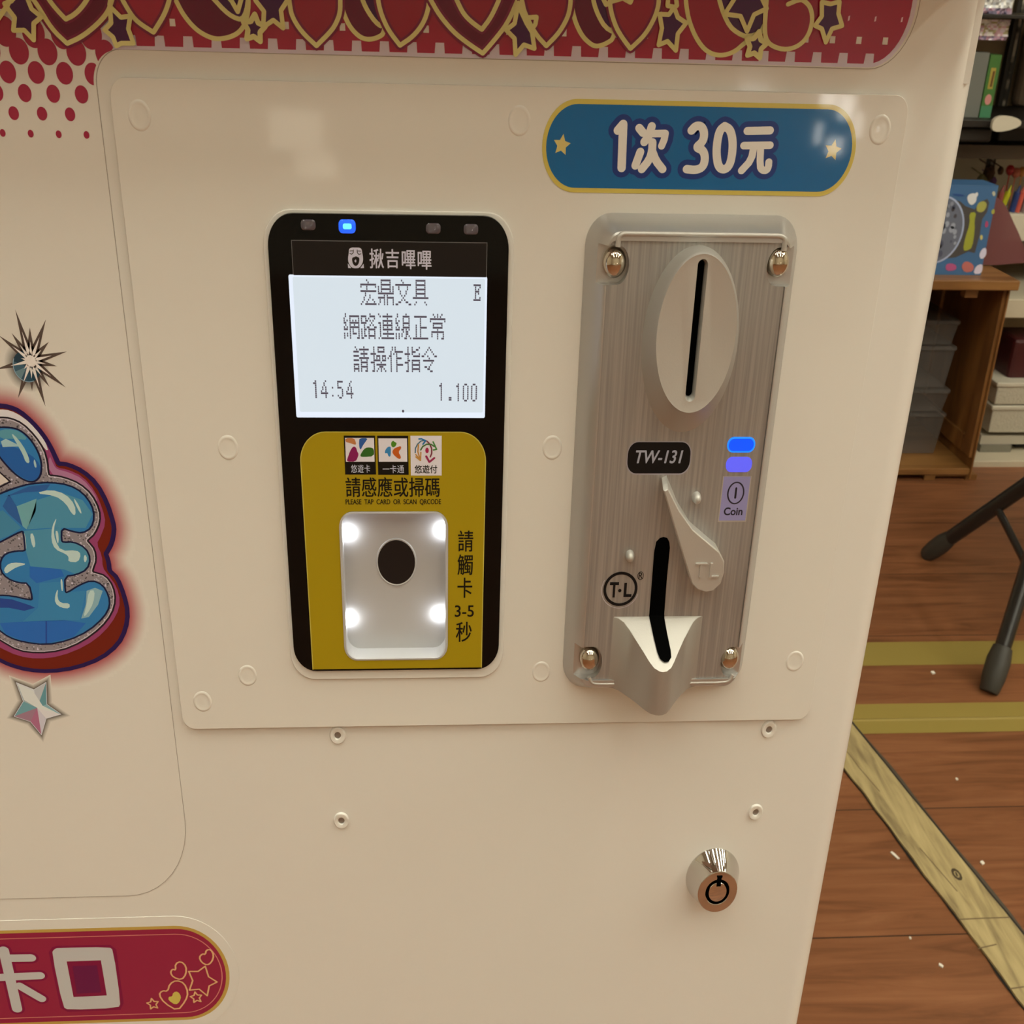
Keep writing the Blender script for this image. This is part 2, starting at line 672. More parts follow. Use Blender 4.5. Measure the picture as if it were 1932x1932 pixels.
glow_m = mat('glint_bright', (0.8, 0.8, 0.8), 0.3, emis=(1.0, 0.97, 0.88), estr=24.0)  # added unseen emitters, only there to reflect in the glossy machine face
glow2_m = mat('glint_dim', (0.8, 0.8, 0.8), 0.3, emis=(1.0, 0.93, 0.72), estr=4.0)
frame_m = mat('glint_backing_grey', (0.25, 0.24, 0.22), 0.5)
for wn, wx, wz, patches, gm in (('glint_panel_1', 1180, -335, [(-55, -10, 25, 75), (0, 45, -10, 60), (-60, -40, -80, -20), (-20, 30, -110, -60), (60, 75, -60, 10)], glow_m),
                              ('glint_panel_2', -375, -440, [(-90, 60, -20, 90), (-20, 100, -95, -25)], glow2_m)):
    b = MB()
    b.box(wx - 160, wx + 160, ROOM[2] + 2, ROOM[2] + 14, wz - 170, wz + 170)
    w_ = tag(b.build(wn, frame_m), kind='structure')
    for p_ in patches:
        b = MB()
        b.box(wx + p_[0], wx + p_[1], ROOM[2] + 15, ROOM[2] + 18, wz + p_[2], wz + p_[3])
        b.build('glint_patch', gm, w_)
diff_m = mat('lamp_diffuser', (0.9, 0.9, 0.9), 0.5, emis=LAMP_COL, estr=LAMP_STRENGTH)
lamp_m = mat('lamp_housing', (0.75, 0.75, 0.73), 0.4)


def copy_tree(o, parent=None):
    c = o.copy()
    COL.objects.link(c)
    if parent is not None:
        c.parent = parent
    for ch in list(o.children):
        copy_tree(ch, c)
    return c


lamp0 = None
for i, (lx, ly) in enumerate(LAMPS):
    if lamp0 is None:
        lamp0 = thing('ceiling_lamp', lx, ly, CEIL - 1, 'long white ceiling lamp with glowing diffuser in two rows overhead', 'lamp', 'ceiling lamps')
        b = MB()
        b.box(lx - 90, lx + 90, ly - 620, ly + 620, CEIL - 40, CEIL - 1)
        b.build('housing', lamp_m, lamp0, bevel=3)
        b = MB()
        b.box(lx - 70, lx + 70, ly - 600, ly + 600, CEIL - 52, CEIL - 41)
        b.build('diffuser', diff_m, lamp0)
    else:
        l = copy_tree(lamp0)
        l.location = (lx * MM, ly * MM, (CEIL - 1 + CAM_H) * MM)

# ------------------------------------------------------------------ the game machine
BODY_R = 120.0          # right side of the cabinet
machine = thing('game_machine', -150, 260, FZ, 'white children\'s card game machine with coin and card payment panel', 'game machine')

# cabinet shell: rounded upright box
def body_outline():
    rx, ry = 7.0, 9.0
    x0, x1, y0, y1 = -430, BODY_R, 0, 560
    o = []
    for cx, cy, a in ((x0 + rx, y0 + ry, 180), (x1 - rx, y0 + ry, 270), (x1 - rx, y1 - ry, 0), (x0 + rx, y1 - ry, 90)):
        for i in range(9):
            t = math.radians(a + 90 * i / 8)
            o.append((cx + rx * math.cos(t), cy + ry * math.sin(t)))
    return o


bo = body_outline()
b = MB()
zs = [FZ + 15, 640]
n = len(bo)
vs = [(p[0], p[1], z) for z in zs for p in bo]
b.raw(vs, [(i, (i + 1) % n, n + (i + 1) % n, n + i) for i in range(n)] + [tuple(reversed(range(n))), tuple(range(n, 2 * n))])
cab = b.build('cabinet_shell', shell, machine)
b = MB()
b.box(-30, 14, -20, 24, -167, -106)
cut(cab, [b.build('cutter', shell)])
smooth_by(cab, 30)
b = MB()
b.box(-420, BODY_R - 9, 12, 550, FZ, FZ + 16)
b.build('plinth', mat('dark_plinth', (0.03, 0.03, 0.03), 0.5), machine)
# unseen ledge, added to shade the top of the machine face
b = MB()
b.prism(rrect(-431, BODY_R + .5, 6, 640, 6, 8), -25, 30)
b.build('shade_ledge', shell, machine, smooth=35, bevel=4, seg=3)
# corner trim strip that ends beside the payment panel
b = MB()
b.prism(rrect(115.6, 117.3, -18.0, 7, 0.2, 0.3), 0.75, 4)
b.build('edge_trim', shell, machine, smooth=35)

# payment panel plate
REC = qbox(645, 963, 845, 1243, -2.6)       # scanner opening
RECX0, RECZ0, RECX1, RECZ1 = REC
hole = rrect(RECX0 - 0.6, RECX1 + 0.6, RECZ0 - 0.6, RECZ1 + 0.6, 3.6, 4.8)
b = MB()
b.prism([rrect(-67.1, 103.8, -184.2, -20.5, 3.2, 4.2), hole], -1.3, -0.05)
panel = b.build('payment_panel', panel_m, machine, smooth=35, bevel=0.35)
tag(panel, 'white rectangular panel plate with faint round screw caps')
cap0 = None
for px, py in ((263, 218), (980, 228), (1661, 245), (430, 845), (1042, 845), (467, 1275), (1021, 1268), (1500, 1248), (382, 1324)):
    cx, cz = Q(px, py, -1.5)
    b = MB()
    b.loft([at_y(ell(cx, cz, r), y) for r, y in ((2.45, -1.25), (2.3, -1.42), (2.0, -1.5), (1.75, -1.43), (1.5, -1.38), (0.7, -1.41), (0.2, -1.42))])
    b.build('screw_cap', panel_m, panel, smooth=50)

# rivets below the panel
for px, py in ((637, 1388), (1451, 1377), (644, 1549), (1426, 1533)):
    cx, cz = Q(px, py, -0.4)
    b = MB()
    b.loft([at_y(ell(cx, cz, r, n=32), y) for r, y in ((2.15, -0.03), (2.1, -0.35), (1.9, -0.6), (1.15, -0.62), (0.95, -0.5), (0.85, -0.1))], cap1=False)
    b.flat(ell(cx, cz, 0.86, n=20), -0.12, m=1)
    b.build('blind_rivet', [shell, mat('rivet_core', (0.35, 0.34, 0.32), 0.35, metal=0.6)], machine, smooth=40)

# ---------------------------------------------------------------- vinyl decal with print
SY = -0.12
dz_top, dx_l, dz_bot = -15.2, -69.8, -243.1


def arc(cx, cz, rx, rz, a0, a1, n=10):
    return [(cx + rx * math.cos(math.radians(a0 + (a1 - a0) * i / n)), cz + rz * math.sin(math.radians(a0 + (a1 - a0) * i / n))) for i in range(n + 1)]


sheet = [(-300, dz_bot)] + arc(dx_l - 18.5, dz_bot + 27, 18.5, 27, -90, 0) + \
        arc(dx_l + 5.6, dz_top - 7, 5.6, 7, 180, 90) + arc(102.9 - 9.0, dz_top - 0.3 + 13, 9.0, 13, -90, 0) + [(102.9, 70), (-300, 70)]
b = MB()
b.prism(sheet, SY, -0.01, c=(0.8, 0.8, 0.8))
decal = b.build('vinyl_wrap', vinyl, machine)
b = MB()
b.ribbon(offset_loop(sheet, -.08), .16, SY - .006, alb(146, 130, 104), closed=True, step=6)
b.build('edge_line', label_m, decal)  # thin darker line following the decal outline

def albt(r, g, b, k=1.25):
    return tuple(min(.85, v * k) for v in alb(r, g, b))


RED = albt(140, 24, 42)
GOLDB = albt(196, 168, 92, 1.6)
RED2 = albt(150, 30, 50)
MAROON = albt(88, 2, 32)
PURPLE = albt(60, 6, 48)
HEART = albt(130, 20, 36)
GOLD = alb(192, 164, 66)
LILAC = albt(178, 160, 158)

# heart banner ------------------------------------------------------
b = MB()
L0 = SY - 0.03
zb = Q(1543, 119)[1]
zl = zb + 0.1
b.flat([(-68, dz_top + 0.05)] + arc(102.2 - 8.6, dz_top + 0.05 + 12.6, 8.6, 12.6, -90, 0) + [(102.2, 66), (-68, 66)], L0, LILAC)
red = [(-64, zl)] + arc(101.2 - 7.8, zl + 11.5, 7.8, 11.5, -90, 0) + [(101.2, 64), (-64, 64)]
b.flat(red, L0 - 0.03, RED)
# left part of the red field rides above the dot pattern
b.flat([(-260, -4.2), (-64, -8.6), (-64, 64), (-260, 64)], L0 - 0.03, RED)
# half-tone squares
xa, xb = Q(161.3, 24.6)[0], Q(1669.7, 77)[0]
pit = (xb - xa) / 29
zs2 = (Q(1645, 70)[1], Q(1645, 83.5)[1])
for i in range(-8, 30):
    x = xa + i * pit
    if i < 1:
        continue
    b.flat([(x - .58, zs2[1]), (x + .58, zs2[1]), (x + .55, zs2[0]), (x - .55, zs2[0])], L0 - 0.05, albt(196, 178, 170))
zc1 = Q(1641, 101)[1]
for i in range(1, 30):
    x = xa + (i + .5) * pit
    if x > 97.0:
        continue
    zz = zc1 if i < 29 else zc1 - 0.6
    b.flat([(x - 1.15, zb - 0.2), (x + 1.0, zb - 0.2), (x + .85, zz), (x - .95, zz)], L0 - 0.05, LILAC)
zt = Q(1651, 36)[1]
for i in range(9, 31):
    x = xa + (i - .5) * pit
    if x > 101:
        continue
    b.flat([(x - .18, zt - .5), (x + .18, zt - .4), (x + .22, zt + .55), (x - .12, zt + .45)], L0 - 0.05, albt(205, 150, 140))

GW = 0.92
SHADE = albt(104, 18, 42)


def lobe(pts):
    L, R = pts[0], pts[-1]
    w = R[0] - L[0]
    up = []
    for fx, fz in ((1.03, .25), (.98, .55), (.85, .72), (.68, .70), (.55, .55), (.5, .42), (.45, .55), (.32, .70), (.15, .72), (.02, .55), (-.03, .25)):
        up.append((L[0] + w * fx, L[1] + w * fz))
    return up


layer = [L0 - 0.06]


def nextlayer():
    layer[0] -= 0.015
    return layer[0]


def heart(left, right, ox, fill, tip_first=True, close=True):
    """left: points from the top down to the tip, right: from the tip up"""
    pl = smooth_line(QS(left, 0, 5.682, ox), 2)
    pr = smooth_line(QS(right, 0, 5.682, ox), 2)
    line = pl + pr[1:] if pl[-1] == pr[0] else pl + pr
    loop = line + lobe([pl[0], pr[-1]])
    y = nextlayer()
    if fill:
        b.flat(loop, y, fill)
    b.ribbon(loop, GW * 2.1, y - 0.001, SHADE, closed=True, step=8)
    b.ribbon(loop, GW, nextlayer() - 0.002, GOLDB, closed=True, step=8)


def gline(pts, ox, sc_=5.682, w=GW, closed=False, fill=None, sm=0):
    p = QS(pts, 0, sc_, ox)
    if sm:
        p = smooth_line(p, sm, closed)
    y = nextlayer()
    if fill:
        b.flat(p, y, fill)
    b.ribbon(p, w, y - 0.002, GOLDB, closed=closed, step=8)


# dark drop under the left stars, crescents behind
gline([(170, -30), (190, 20), (270, 170), (400, 320), (540, 400), (640, 420), (760, 400), (860, 350), (930, 250), (960, 100), (960, -30)], 300, fill=MAROON, sm=2)
gline([(560, -40), (600, 0), (700, 110), (790, 180), (890, 215), (940, 120), (960, -30)], 300, fill=PURPLE, sm=1)
gline([(230, -30), (250, 50), (285, 170), (350, 300), (450, 400), (540, 425), (640, 405), (720, 350), (730, -30)], 600, fill=MAROON, sm=2)
gline([(470, -40), (485, 20), (540, 130), (620, 240), (690, 290), (740, 100), (740, -40)], 600, fill=PURPLE, sm=1)
gline([(1010, -30), (1015, 70), (1045, 220), (1120, 380), (1210, 470), (1280, 500), (1380, 470), (1480, 400), (1480, -30)], 900, fill=MAROON, sm=2)
gline([(1240, -40), (1255, 50), (1300, 170), (1370, 290), (1470, 350), (1480, -40)], 900, fill=PURPLE, sm=1)
gline([(530, -30), (535, 60), (565, 230), (650, 430), (760, 560), (900, 600), (1050, 560), (1180, 440), (1390, 330), (1400, -30)], 1200, fill=HEART, sm=2)
gline([(880, -40), (900, 40), (935, 150), (1000, 280), (1080, 350), (1190, 400), (1380, 330), (1400, -40)], 1200, fill=PURPLE, sm=1)
# hearts
heart([(330, -40), (400, 40), (560, 310), (725, 465)], [(725, 465), (880, 395), (1050, 260), (1170, 120), (1215, -40)], 0, MAROON)
heart([(510, -40), (540, 10), (620, 110), (710, 205)], [(710, 205), (800, 160), (890, 70), (960, -40)], 0, HEART)
heart([(1300, -40), (1330, 20), (1420, 170), (1500, 250), (1650, 345)], [(1650, 345), (1760, 170), (1810, 40), (1825, -40)], 0, RED)
heart([(1395, -40), (1405, 60), (1430, 180), (1530, 340), (1690, 490)], [(1690, 490), (1850, 330), (1905, 240), (1945, 130), (1945, -40)], 300, HEART)
heart([(640, -40), (655, 60), (690, 180), (760, 330), (880, 485)], [(880, 485), (1020, 390), (1130, 250), (1185, 90), (1195, -40)], 600, HEART)
heart([(1190, -40), (1220, 20), (1300, 160), (1450, 340), (1600, 460), (1765, 570)], [(1765, 570), (1880, 440), (2030, 250), (2140, 0), (2150, -40)], 600, MAROON)
heart([(1470, -40), (1495, 20), (1560, 150), (1650, 240), (1755, 315)], [(1755, 315), (1850, 190), (1930, 20), (1950, -40)], 600, HEART)
heart([(470, -40), (485, 30), (505, 130), (620, 360), (740, 490)], [(740, 490), (870, 360), (970, 190), (1000, 50), (1000, -40)], 900, HEART)
heart([(1420, -40), (1425, 100), (1480, 280), (1550, 400), (1640, 520)], [(1640, 520), (1800, 370), (1900, 190), (1940, 60), (1945, -40)], 900, HEART)
gline([(1340, -30), (1380, 50), (1440, 15), (1560, -20), (1640, 25), (1660, -30)], 900)
# spiral on the right
gline([(1395, -40), (1380, 100), (1370, 300), (1385, 430), (1460, 500), (1600, 535), (1740, 490), (1840, 380), (1885, 220), (1865, 80), (1800, 10), (1750, -10), (1620, 45)], 1200, fill=HEART, sm=2)
gline([(1395, -40), (1385, 80), (1370, 300), (1383, 430)], 1200, sm=1)
# star outlines
gline([(190, -60), (130, 10), (60, 40), (110, 110), (168, 185), (155, 325), (272, 322), (372, 428), (372, 250), (455, 180), (350, 95), (300, -30)], 0, fill=PURPLE)
gline([(-60, 260), (0, 190), (90, 60), (130, -30)], 0)
gline([(1205, -60), (1185, 50), (1200, 245), (1130, 320), (1220, 395), (1255, 490), (1310, 462), (1440, 462), (1385, 310), (1405, 170), (1305, 185), (1190, 70)], 0, fill=PURPLE)
gline([(740, -40), (785, 10), (850, 125), (895, -40)], 300)
gline([(1020, -40), (1045, 10), (1130, 120), (1122, 290), (1230, 215), (1335, 300), (1312, 110), (1390, -10), (1390, -40)], 300, fill=PURPLE)
for ox, cx, cz, ry in ((300, 1025, 305, 150), (1200, 1277, 485, 150)):
    c0 = Q(ox + cx / 5.682, cz / 5.682)
    y = nextlayer()
    sp = star_pts(c0[0], c0[1], 2.35, 2.75, rot=82, inner=.55)
    b.flat(sp, y, PURPLE)
    b.ribbon(sp, 1.05, y - .002, GOLDB, closed=True, step=8)
gline([(440, 30), (400, 250), (310, 320), (400, 410), (410, 585), (500, 478), (612, 518), (588, 345), (530, 250), (460, 100)], 900, fill=PURPLE)
gline([(455, 50), (530, 188), (635, 182), (622, 260), (575, 325), (535, 240)], 900)
gline([(340, -60), (330, 60), (400, 75), (430, 60), (420, -40)], 1200)
gline([(245, 150), (345, 155), (400, 75), (440, 185), (530, 245), (440, 360), (420, 540), (330, 440), (235, 480), (270, 300)], 1200, fill=PURPLE, closed=True)
gline([(1060, -40), (1030, 10), (960, 120), (940, 150), (1110, 172), (1180, 335), (1255, 155), (1390, 90), (1330, -40)], 1200, fill=PURPLE)
gline([(425, 15), (425, 120), (375, 188), (425, 212), (455, 312), (500, 212), (575, 190), (548, 100), (556, 12), (490, 28)], 1440, 3.927, fill=PURPLE, closed=True)
banner = b.build('heart_banner_print', prnt, decal)
tag(banner, 'crimson banner of gold outlined hearts and stars')

# red half-tone dots at the left -------------------------------------
b = MB()
DOT = alb(150, 32, 50)
lim = dx_l + 0.2
for rows in (
        ([(30, 190), (204, 198), (378, 205), (552, 208)], 64, 92), ([(-57, 305), (117, 310), (290, 315), (465, 318), (640, 322)], 56, 80),
        ([(-126, 432), (48, 437), (222, 440), (394, 445), (566, 449)], 48, 70), ([(-20, 561), (152, 565), (325, 569), (497, 573)], 39, 58),
        ([(-88, 684), (85, 687), (257, 690), (427, 694)], 30, 44), ([(18, 807), (188, 811), (358, 815), (527, 819)], 17, 26)):
    for px, py in rows[0]:
        c0 = Q(px / 3.22, py / 3.22)
        rx = rows[1] / 3.22 * .1135
        rz = rx / .75 * 0.98
        pts = []
        for p in ell(c0[0], c0[1], rx, rz, 28):
            l2 = lim
            if p[1] > dz_top - 7:
                t = max(0.0, 1 - ((p[1] - (dz_top - 7)) / 7.0) ** 2)
                l2 = dx_l + 5.6 - 5.6 * math.sqrt(t)
                if p[1] > dz_top:
                    l2 = 200
            pts.append((min(p[0], l2 - 0.6), p[1]))
        b.flat(pts, L0 - 0.035 - b.lev(), DOT)
b.build('dot_pattern_print', prnt, decal)

# big jelly letter ----------------------------------------------------
b = MB()
S8 = 3.45


def J(pts, sm=2, closed=True):
    return smooth_line(QS(pts, 0, S8, 0, 740), sm, closed)


outer = [(-60, 80), (0, 85), (60, 92), (130, 120), (210, 190), (280, 270), (330, 350), (372, 440), (385, 465), (400, 462), (450, 470), (540, 510), (630, 590), (700, 720), (740, 850), (745, 900),
         (730, 980), (700, 1035), (690, 1050), (697, 1065), (710, 1110), (714, 1155), (725, 1168), (765, 1205), (810, 1320), (835, 1430), (820, 1540), (770, 1640), (660, 1730), (500, 1790), (330, 1815), (180, 1805), (60, 1770), (0, 1740), (-60, 1715)]
Lg = L0
oo = J(outer, 1)
GLOW = alb(160, 74, 68)
SHEETC = (0.81, 0.80, 0.775)


def seg_dist(px_, pz_, line):
    A_ = np.array(line)
    B_ = np.roll(A_, -1, 0)
    d_ = B_ - A_
    P_ = np.array([px_, pz_])
    t_ = np.clip(((P_ - A_) * d_).sum(1) / np.maximum((d_ ** 2).sum(1), 1e-9), 0, 1)
    return np.sqrt((((A_ + d_ * t_[:, None]) - P_) ** 2 @ np.array([1.0, 0.75])).min())


GX, GZ = np.arange(-118, -52, 0.8), np.arange(-196, -72, 0.9)
gcol = {}
for i, x in enumerate(GX):
    for j, z in enumerate(GZ):
        t = min(1.0, seg_dist(x, z, oo) / 5.6)
        t = t * t * (3 - 2 * t)
        t = min(1.0, t * 1.05)
        gcol[i, j] = (t, tuple(GLOW[k] * (1 - t) + SHEETC[k] * t for k in range(3)))
for i in range(len(GX) - 1):
    for j in range(len(GZ) - 1):
        cs = [gcol[i, j], gcol[i + 1, j], gcol[i + 1, j + 1], gcol[i, j + 1]]
        if min(q[0] for q in cs) < 1.0:
            b.face([(GX[i], Lg, GZ[j]), (GX[i + 1], Lg, GZ[j]), (GX[i + 1], Lg, GZ[j + 1]), (GX[i], Lg, GZ[j + 1])], 0, tuple(q[1] for q in cs))
b.flat(oo, Lg - .03, alb(104, 28, 14))
pink = [(-60, 130), (0, 110), (70, 118), (150, 160), (240, 240), (310, 330), (355, 450), (372, 490), (440, 500), (540, 545), (620, 640), (670, 760), (690, 850), (655, 940), (630, 985), (665, 1060), (670, 1140), (700, 1180), (760, 1260), (785, 1360), (760, 1450), (680, 1560), (560, 1650), (400, 1715), (250, 1735), (120, 1715), (0, 1660), (-60, 1620)]
b.flat(J(pink, 1), Lg - .045, alb(140, 58, 84))
b.flat(J([(-60, 120), (0, 108), (70, 116), (150, 158), (240, 238), (300, 325), (318, 390), (260, 330), (150, 205), (60, 168), (-60, 160)], 1), Lg - .055, alb(205, 190, 168))
b.flat(J([(320, 400), (350, 470), (372, 500), (440, 515), (540, 560), (620, 660), (640, 720), (590, 650), (520, 585), (420, 545), (322, 530)], 1), Lg - .055, alb(160, 104, 116))
NAVY = alb(34, 20, 58)
b.ribbon(oo, 1.15, Lg - .06, NAVY, closed=True, step=8)
silver = [(-60, 165), (0, 160), (70, 165), (150, 200), (230, 280), (290, 370), (312, 450), (318, 520), (325, 538), (345, 538), (420, 550), (520, 590), (600, 660), (650, 760), (655, 840), (620, 920), (580, 955), (572, 965), (582, 975), (620, 1020), (630, 1090), (608, 1150), (606, 1166), (622, 1170), (690, 1190), (740, 1260), (755, 1350), (730, 1440), (660, 1530), (540, 1620), (400, 1680), (250, 1695), (120, 1680), (0, 1610), (-60, 1570)]
sl = J(silver, 1)
b.flat(sl, Lg - .07, alb(132, 118, 106))
rnd = random.Random(5)
xs = [p[0] for p in sl]
zsv = [p[1] for p in sl]


def inside(p, l):
    r = False
    for i in range(len(l)):
        a, c = l[i - 1], l[i]
        if (a[1] > p[1]) != (c[1] > p[1]) and p[0] < (c[0] - a[0]) * (p[1] - a[1]) / (c[1] - a[1]) + a[0]:
            r = not r
    return r


for _ in range(3200):
    x, z = rnd.uniform(-113, max(xs)), rnd.uniform(min(zsv), max(zsv))
    if inside((x, z), sl):
        s_ = rnd.uniform(.12, .3)
        k = rnd.choice([(84, 76, 66), (96, 86, 78), (168, 154, 142), (190, 172, 160), (70, 62, 56)])
        b.flat([(x - s_, z - s_ * .5), (x + s_ * .6, z - s_), (x + s_ * .9, z + s_ * .5), (x - s_ * .4, z + s_)], Lg - .075, alb(*k))
b.ribbon(sl, .42, Lg - .085, alb(30, 24, 28), closed=True, step=6)
b.ribbon(offset_loop(sl, -.38), .2, Lg - .086, alb(190, 172, 156), closed=True, step=6)
b.ribbon(QS([(-20, 500), (70, 580), (-20, 625)], 0, S8, 0, 740), .4, Lg - .086, alb(30, 24, 28))
b.flat(QS([(-20, 500), (58, 578), (-20, 612)], 0, S8, 0, 740), Lg - .084, alb(200, 180, 150))
BL1, BL2, BL3, BL4 = alb(44, 108, 138), alb(70, 126, 132), alb(36, 92, 142), alb(40, 82, 120)
PALE = alb(150, 172, 152)
drop = J([(-30, 225), (60, 225), (130, 240), (200, 300), (255, 390), (275, 470), (268, 540), (232, 580), (180, 580), (110, 540), (40, 470), (-30, 380)], 2)
b.flat(drop, Lg - .09, BL1)
b.flat(J([(-30, 400), (-10, 330), (90, 350), (200, 400), (268, 470), (262, 540), (232, 572), (180, 572), (110, 530), (40, 465)], 1), Lg - .095, alb(32, 84, 128))
b.flat(J([(-10, 250), (50, 235), (130, 250), (190, 310), (100, 300), (0, 300)], 1), Lg - .096, alb(82, 134, 130))
b.flat(J([(8, 318), (40, 300), (140, 350), (60, 352), (20, 355)], 0), Lg - .10, PALE)
b.flat(J([(75, 268), (95, 275), (150, 340), (190, 420), (195, 460), (170, 455), (150, 400), (110, 330)], 1), Lg - .101, alb(160, 178, 150))
b.flat(J([(225, 430), (238, 460), (240, 490), (228, 485), (220, 455)], 1), Lg - .101, PALE)
b.ribbon(drop, .45, Lg - .105, alb(18, 24, 44), closed=True, step=6)
glyph = [(-60, 690), (-5, 660), (100, 620), (200, 592), (330, 583), (450, 600), (540, 650), (600, 730), (617, 810), (597, 880), (540, 915), (470, 903), (404, 880), (402, 960), (412, 974), (480, 970), (560, 1010), (592, 1080), (570, 1150), (500, 1185), (424, 1195), (426, 1290), (436, 1304), (520, 1250), (600, 1220), (670, 1250), (710, 1320), (717, 1390), (680, 1460), (580, 1550), (450, 1612), (300, 1642), (150, 1622), (60, 1592), (-5, 1545), (-60, 1500),
         (-60, 1325), (-5, 1318), (80, 1322), (200, 1350), (214, 1340), (190, 1240), (120, 1237), (50, 1210), (5, 1160), (5, 1090), (40, 1045), (110, 1030), (162, 1030), (166, 1016), (154, 906), (142, 902), (80, 932), (-5, 978), (-60, 990)]
gl = J(glyph, 1)
b.flat(gl, Lg - .09, BL1)
for pts, c in (([(160, 900), (400, 880), (412, 974), (480, 970), (560, 1010), (590, 1080), (570, 1150), (500, 1183), (420, 1150), (200, 1130), (170, 1030)], BL2),
               ([(240, 700), (400, 650), (540, 700), (605, 790), (560, 880), (430, 880), (320, 880), (180, 890)], BL2),
               ([(110, 740), (240, 690), (235, 770), (175, 890), (150, 870)], alb(104, 148, 134)),
               ([(-40, 790), (20, 765), (140, 880), (60, 930), (-40, 970)], alb(62, 118, 128)),
               ([(60, 660), (110, 740), (150, 870), (60, 790), (20, 740)], BL4),
               ([(195, 1130), (400, 1150), (420, 1195), (240, 1240), (195, 1200)], BL3),
               ([(0, 1500), (150, 1490), (420, 1480), (560, 1500), (480, 1590), (300, 1635), (150, 1615), (40, 1570)], BL3),
               ([(-40, 1335), (80, 1345), (200, 1385), (230, 1400), (160, 1420), (60, 1400), (-40, 1400)], alb(34, 62, 112)),
               ([(150, 1490), (250, 1400), (260, 1240), (400, 1230), (420, 1300), (560, 1290), (520, 1480)], alb(52, 116, 138)),
               ([(565, 1290), (620, 1270), (670, 1290), (640, 1380), (580, 1460), (530, 1470), (560, 1380)], alb(128, 156, 144)),
               ([(30, 680), (190, 610), (330, 595), (300, 640), (160, 650)], BL4)):
    b.flat(J(pts, 0), Lg - .095, c)
for pts in ([(230, 655), (330, 630), (430, 660), (490, 730), (495, 800), (470, 790), (430, 720), (360, 670)], [(480, 680), (520, 740), (535, 790), (520, 780), (490, 720)],
            [(375, 805), (340, 870), (335, 960), (360, 1020), (430, 1050), (450, 1070), (445, 1100), (510, 1105), (530, 1050), (500, 1025), (400, 1030), (360, 960), (350, 890)],
            [(195, 920), (220, 915), (235, 1000), (215, 1010)], [(150, 915), (165, 915), (175, 1015), (165, 1015)], [(360, 900), (380, 900), (385, 970), (375, 985)],
            [(25, 1150), (60, 1110), (120, 1105), (180, 1115), (110, 1135), (70, 1160), (40, 1180)], [(380, 1270), (360, 1320), (360, 1370), (400, 1400), (455, 1405), (455, 1370), (400, 1370), (375, 1340)],
            [(395, 1215), (408, 1215), (412, 1290), (402, 1290)], [(580, 1290), (620, 1285), (610, 1370), (570, 1440), (545, 1460), (565, 1380)], [(545, 1080), (555, 1050), (570, 1080), (555, 1110)]):
    b.flat(J(pts, 1), Lg - .10, alb(176, 188, 160))
b.ribbon(QS([(303, 1490), (303, 1630)], 0, S8, 0, 740), .35, Lg - .101, alb(30, 62, 118))
b.ribbon(gl, .45, Lg - .105, alb(16, 26, 48), closed=True, step=6)
tag(b.build('jelly_letter_print', prnt, decal), 'glossy blue letter with silver glitter and purple outline')

# sparkle and crystal star ------------------------------------------------
b = MB()
cpx = (475 / 8.05, 560 + 970 / 8.05)
c0 = Q(*cpx)
BR = alb(62, 46, 36)
BRM = tuple(.5 * BR[i] + .5 * SHEETC[i] for i in range(3))


def fan(cx, cz, r, cin, cout, y, n=36, k=0.0):
    e = ell(cx, cz, r, r / .8, n)
    e0 = ell(cx, cz, r * k, r * k / .8, n) if k else None
    for i in range(n):
        a, d = e[i], e[(i + 1) % n]
        if k:
            a0, d0 = e0[i], e0[(i + 1) % n]
            b.face([(a0[0], y, a0[1]), (a[0], y, a[1]), (d[0], y, d[1]), (d0[0], y, d0[1])], 0, (cin, cout, cout, cin))
        else:
            b.face([(cx, y, cz), (a[0], y, a[1]), (d[0], y, d[1])], 0, (cin, cout, cout))


gc = Q(410 / 8.05, 560 + 1055 / 8.05)
fan(gc[0], gc[1], 5.1, alb(30, 24, 22), SHEETC, Lg - .01, k=.5)
rays = [(235, 190), (700, 340), (455, 460), (745, 680), (1020, 828), (870, 1050), (1005, 1375), (755, 1365), (695, 1665), (490, 1430), (275, 1540), (-70, 1100), (-20, 580), (180, 545)]
for rx_, ry_ in rays:
    e = Q(rx_ / 8.05, 560 + ry_ / 8.05)
    dx, dz = e[0] - c0[0], e[1] - c0[1]
    L = math.hypot(dx, dz)
    nx, nz = -dz / L, dx / L
    w = .75 if L > 5 else .5
    b.face([(c0[0] - nx * w * 1.6, Lg - .02, c0[1] - nz * w * 1.6), (e[0], Lg - .02, e[1]), (c0[0] + nx * w * 1.6, Lg - .02, c0[1] + nz * w * 1.6)], 0, (BR, alb(88, 72, 56), BR))
b.flat(ell(gc[0], gc[1], 3.05, 3.75), Lg - .03, alb(34, 54, 56))
for k, (a0, a1, c) in enumerate(((200, 235, (96, 116, 106)), (235, 262, (50, 72, 74)), (262, 290, (38, 66, 70)), (290, 330, (30, 52, 56)), (160, 200, (60, 84, 84)))):
    pts = [(gc[0], gc[1])] + [(gc[0] + 2.9 * math.cos(math.radians(a0 + (a1 - a0) * i / 5)), gc[1] + 3.6 * math.sin(math.radians(a0 + (a1 - a0) * i / 5))) for i in range(6)]
    b.flat(pts, Lg - .035, alb(*c))
b.ribbon(arc(gc[0], gc[1], 3.0, 3.7, 150, 290, 16), .16, Lg - .038, alb(130, 150, 144))
WHT = alb(216, 198, 172)
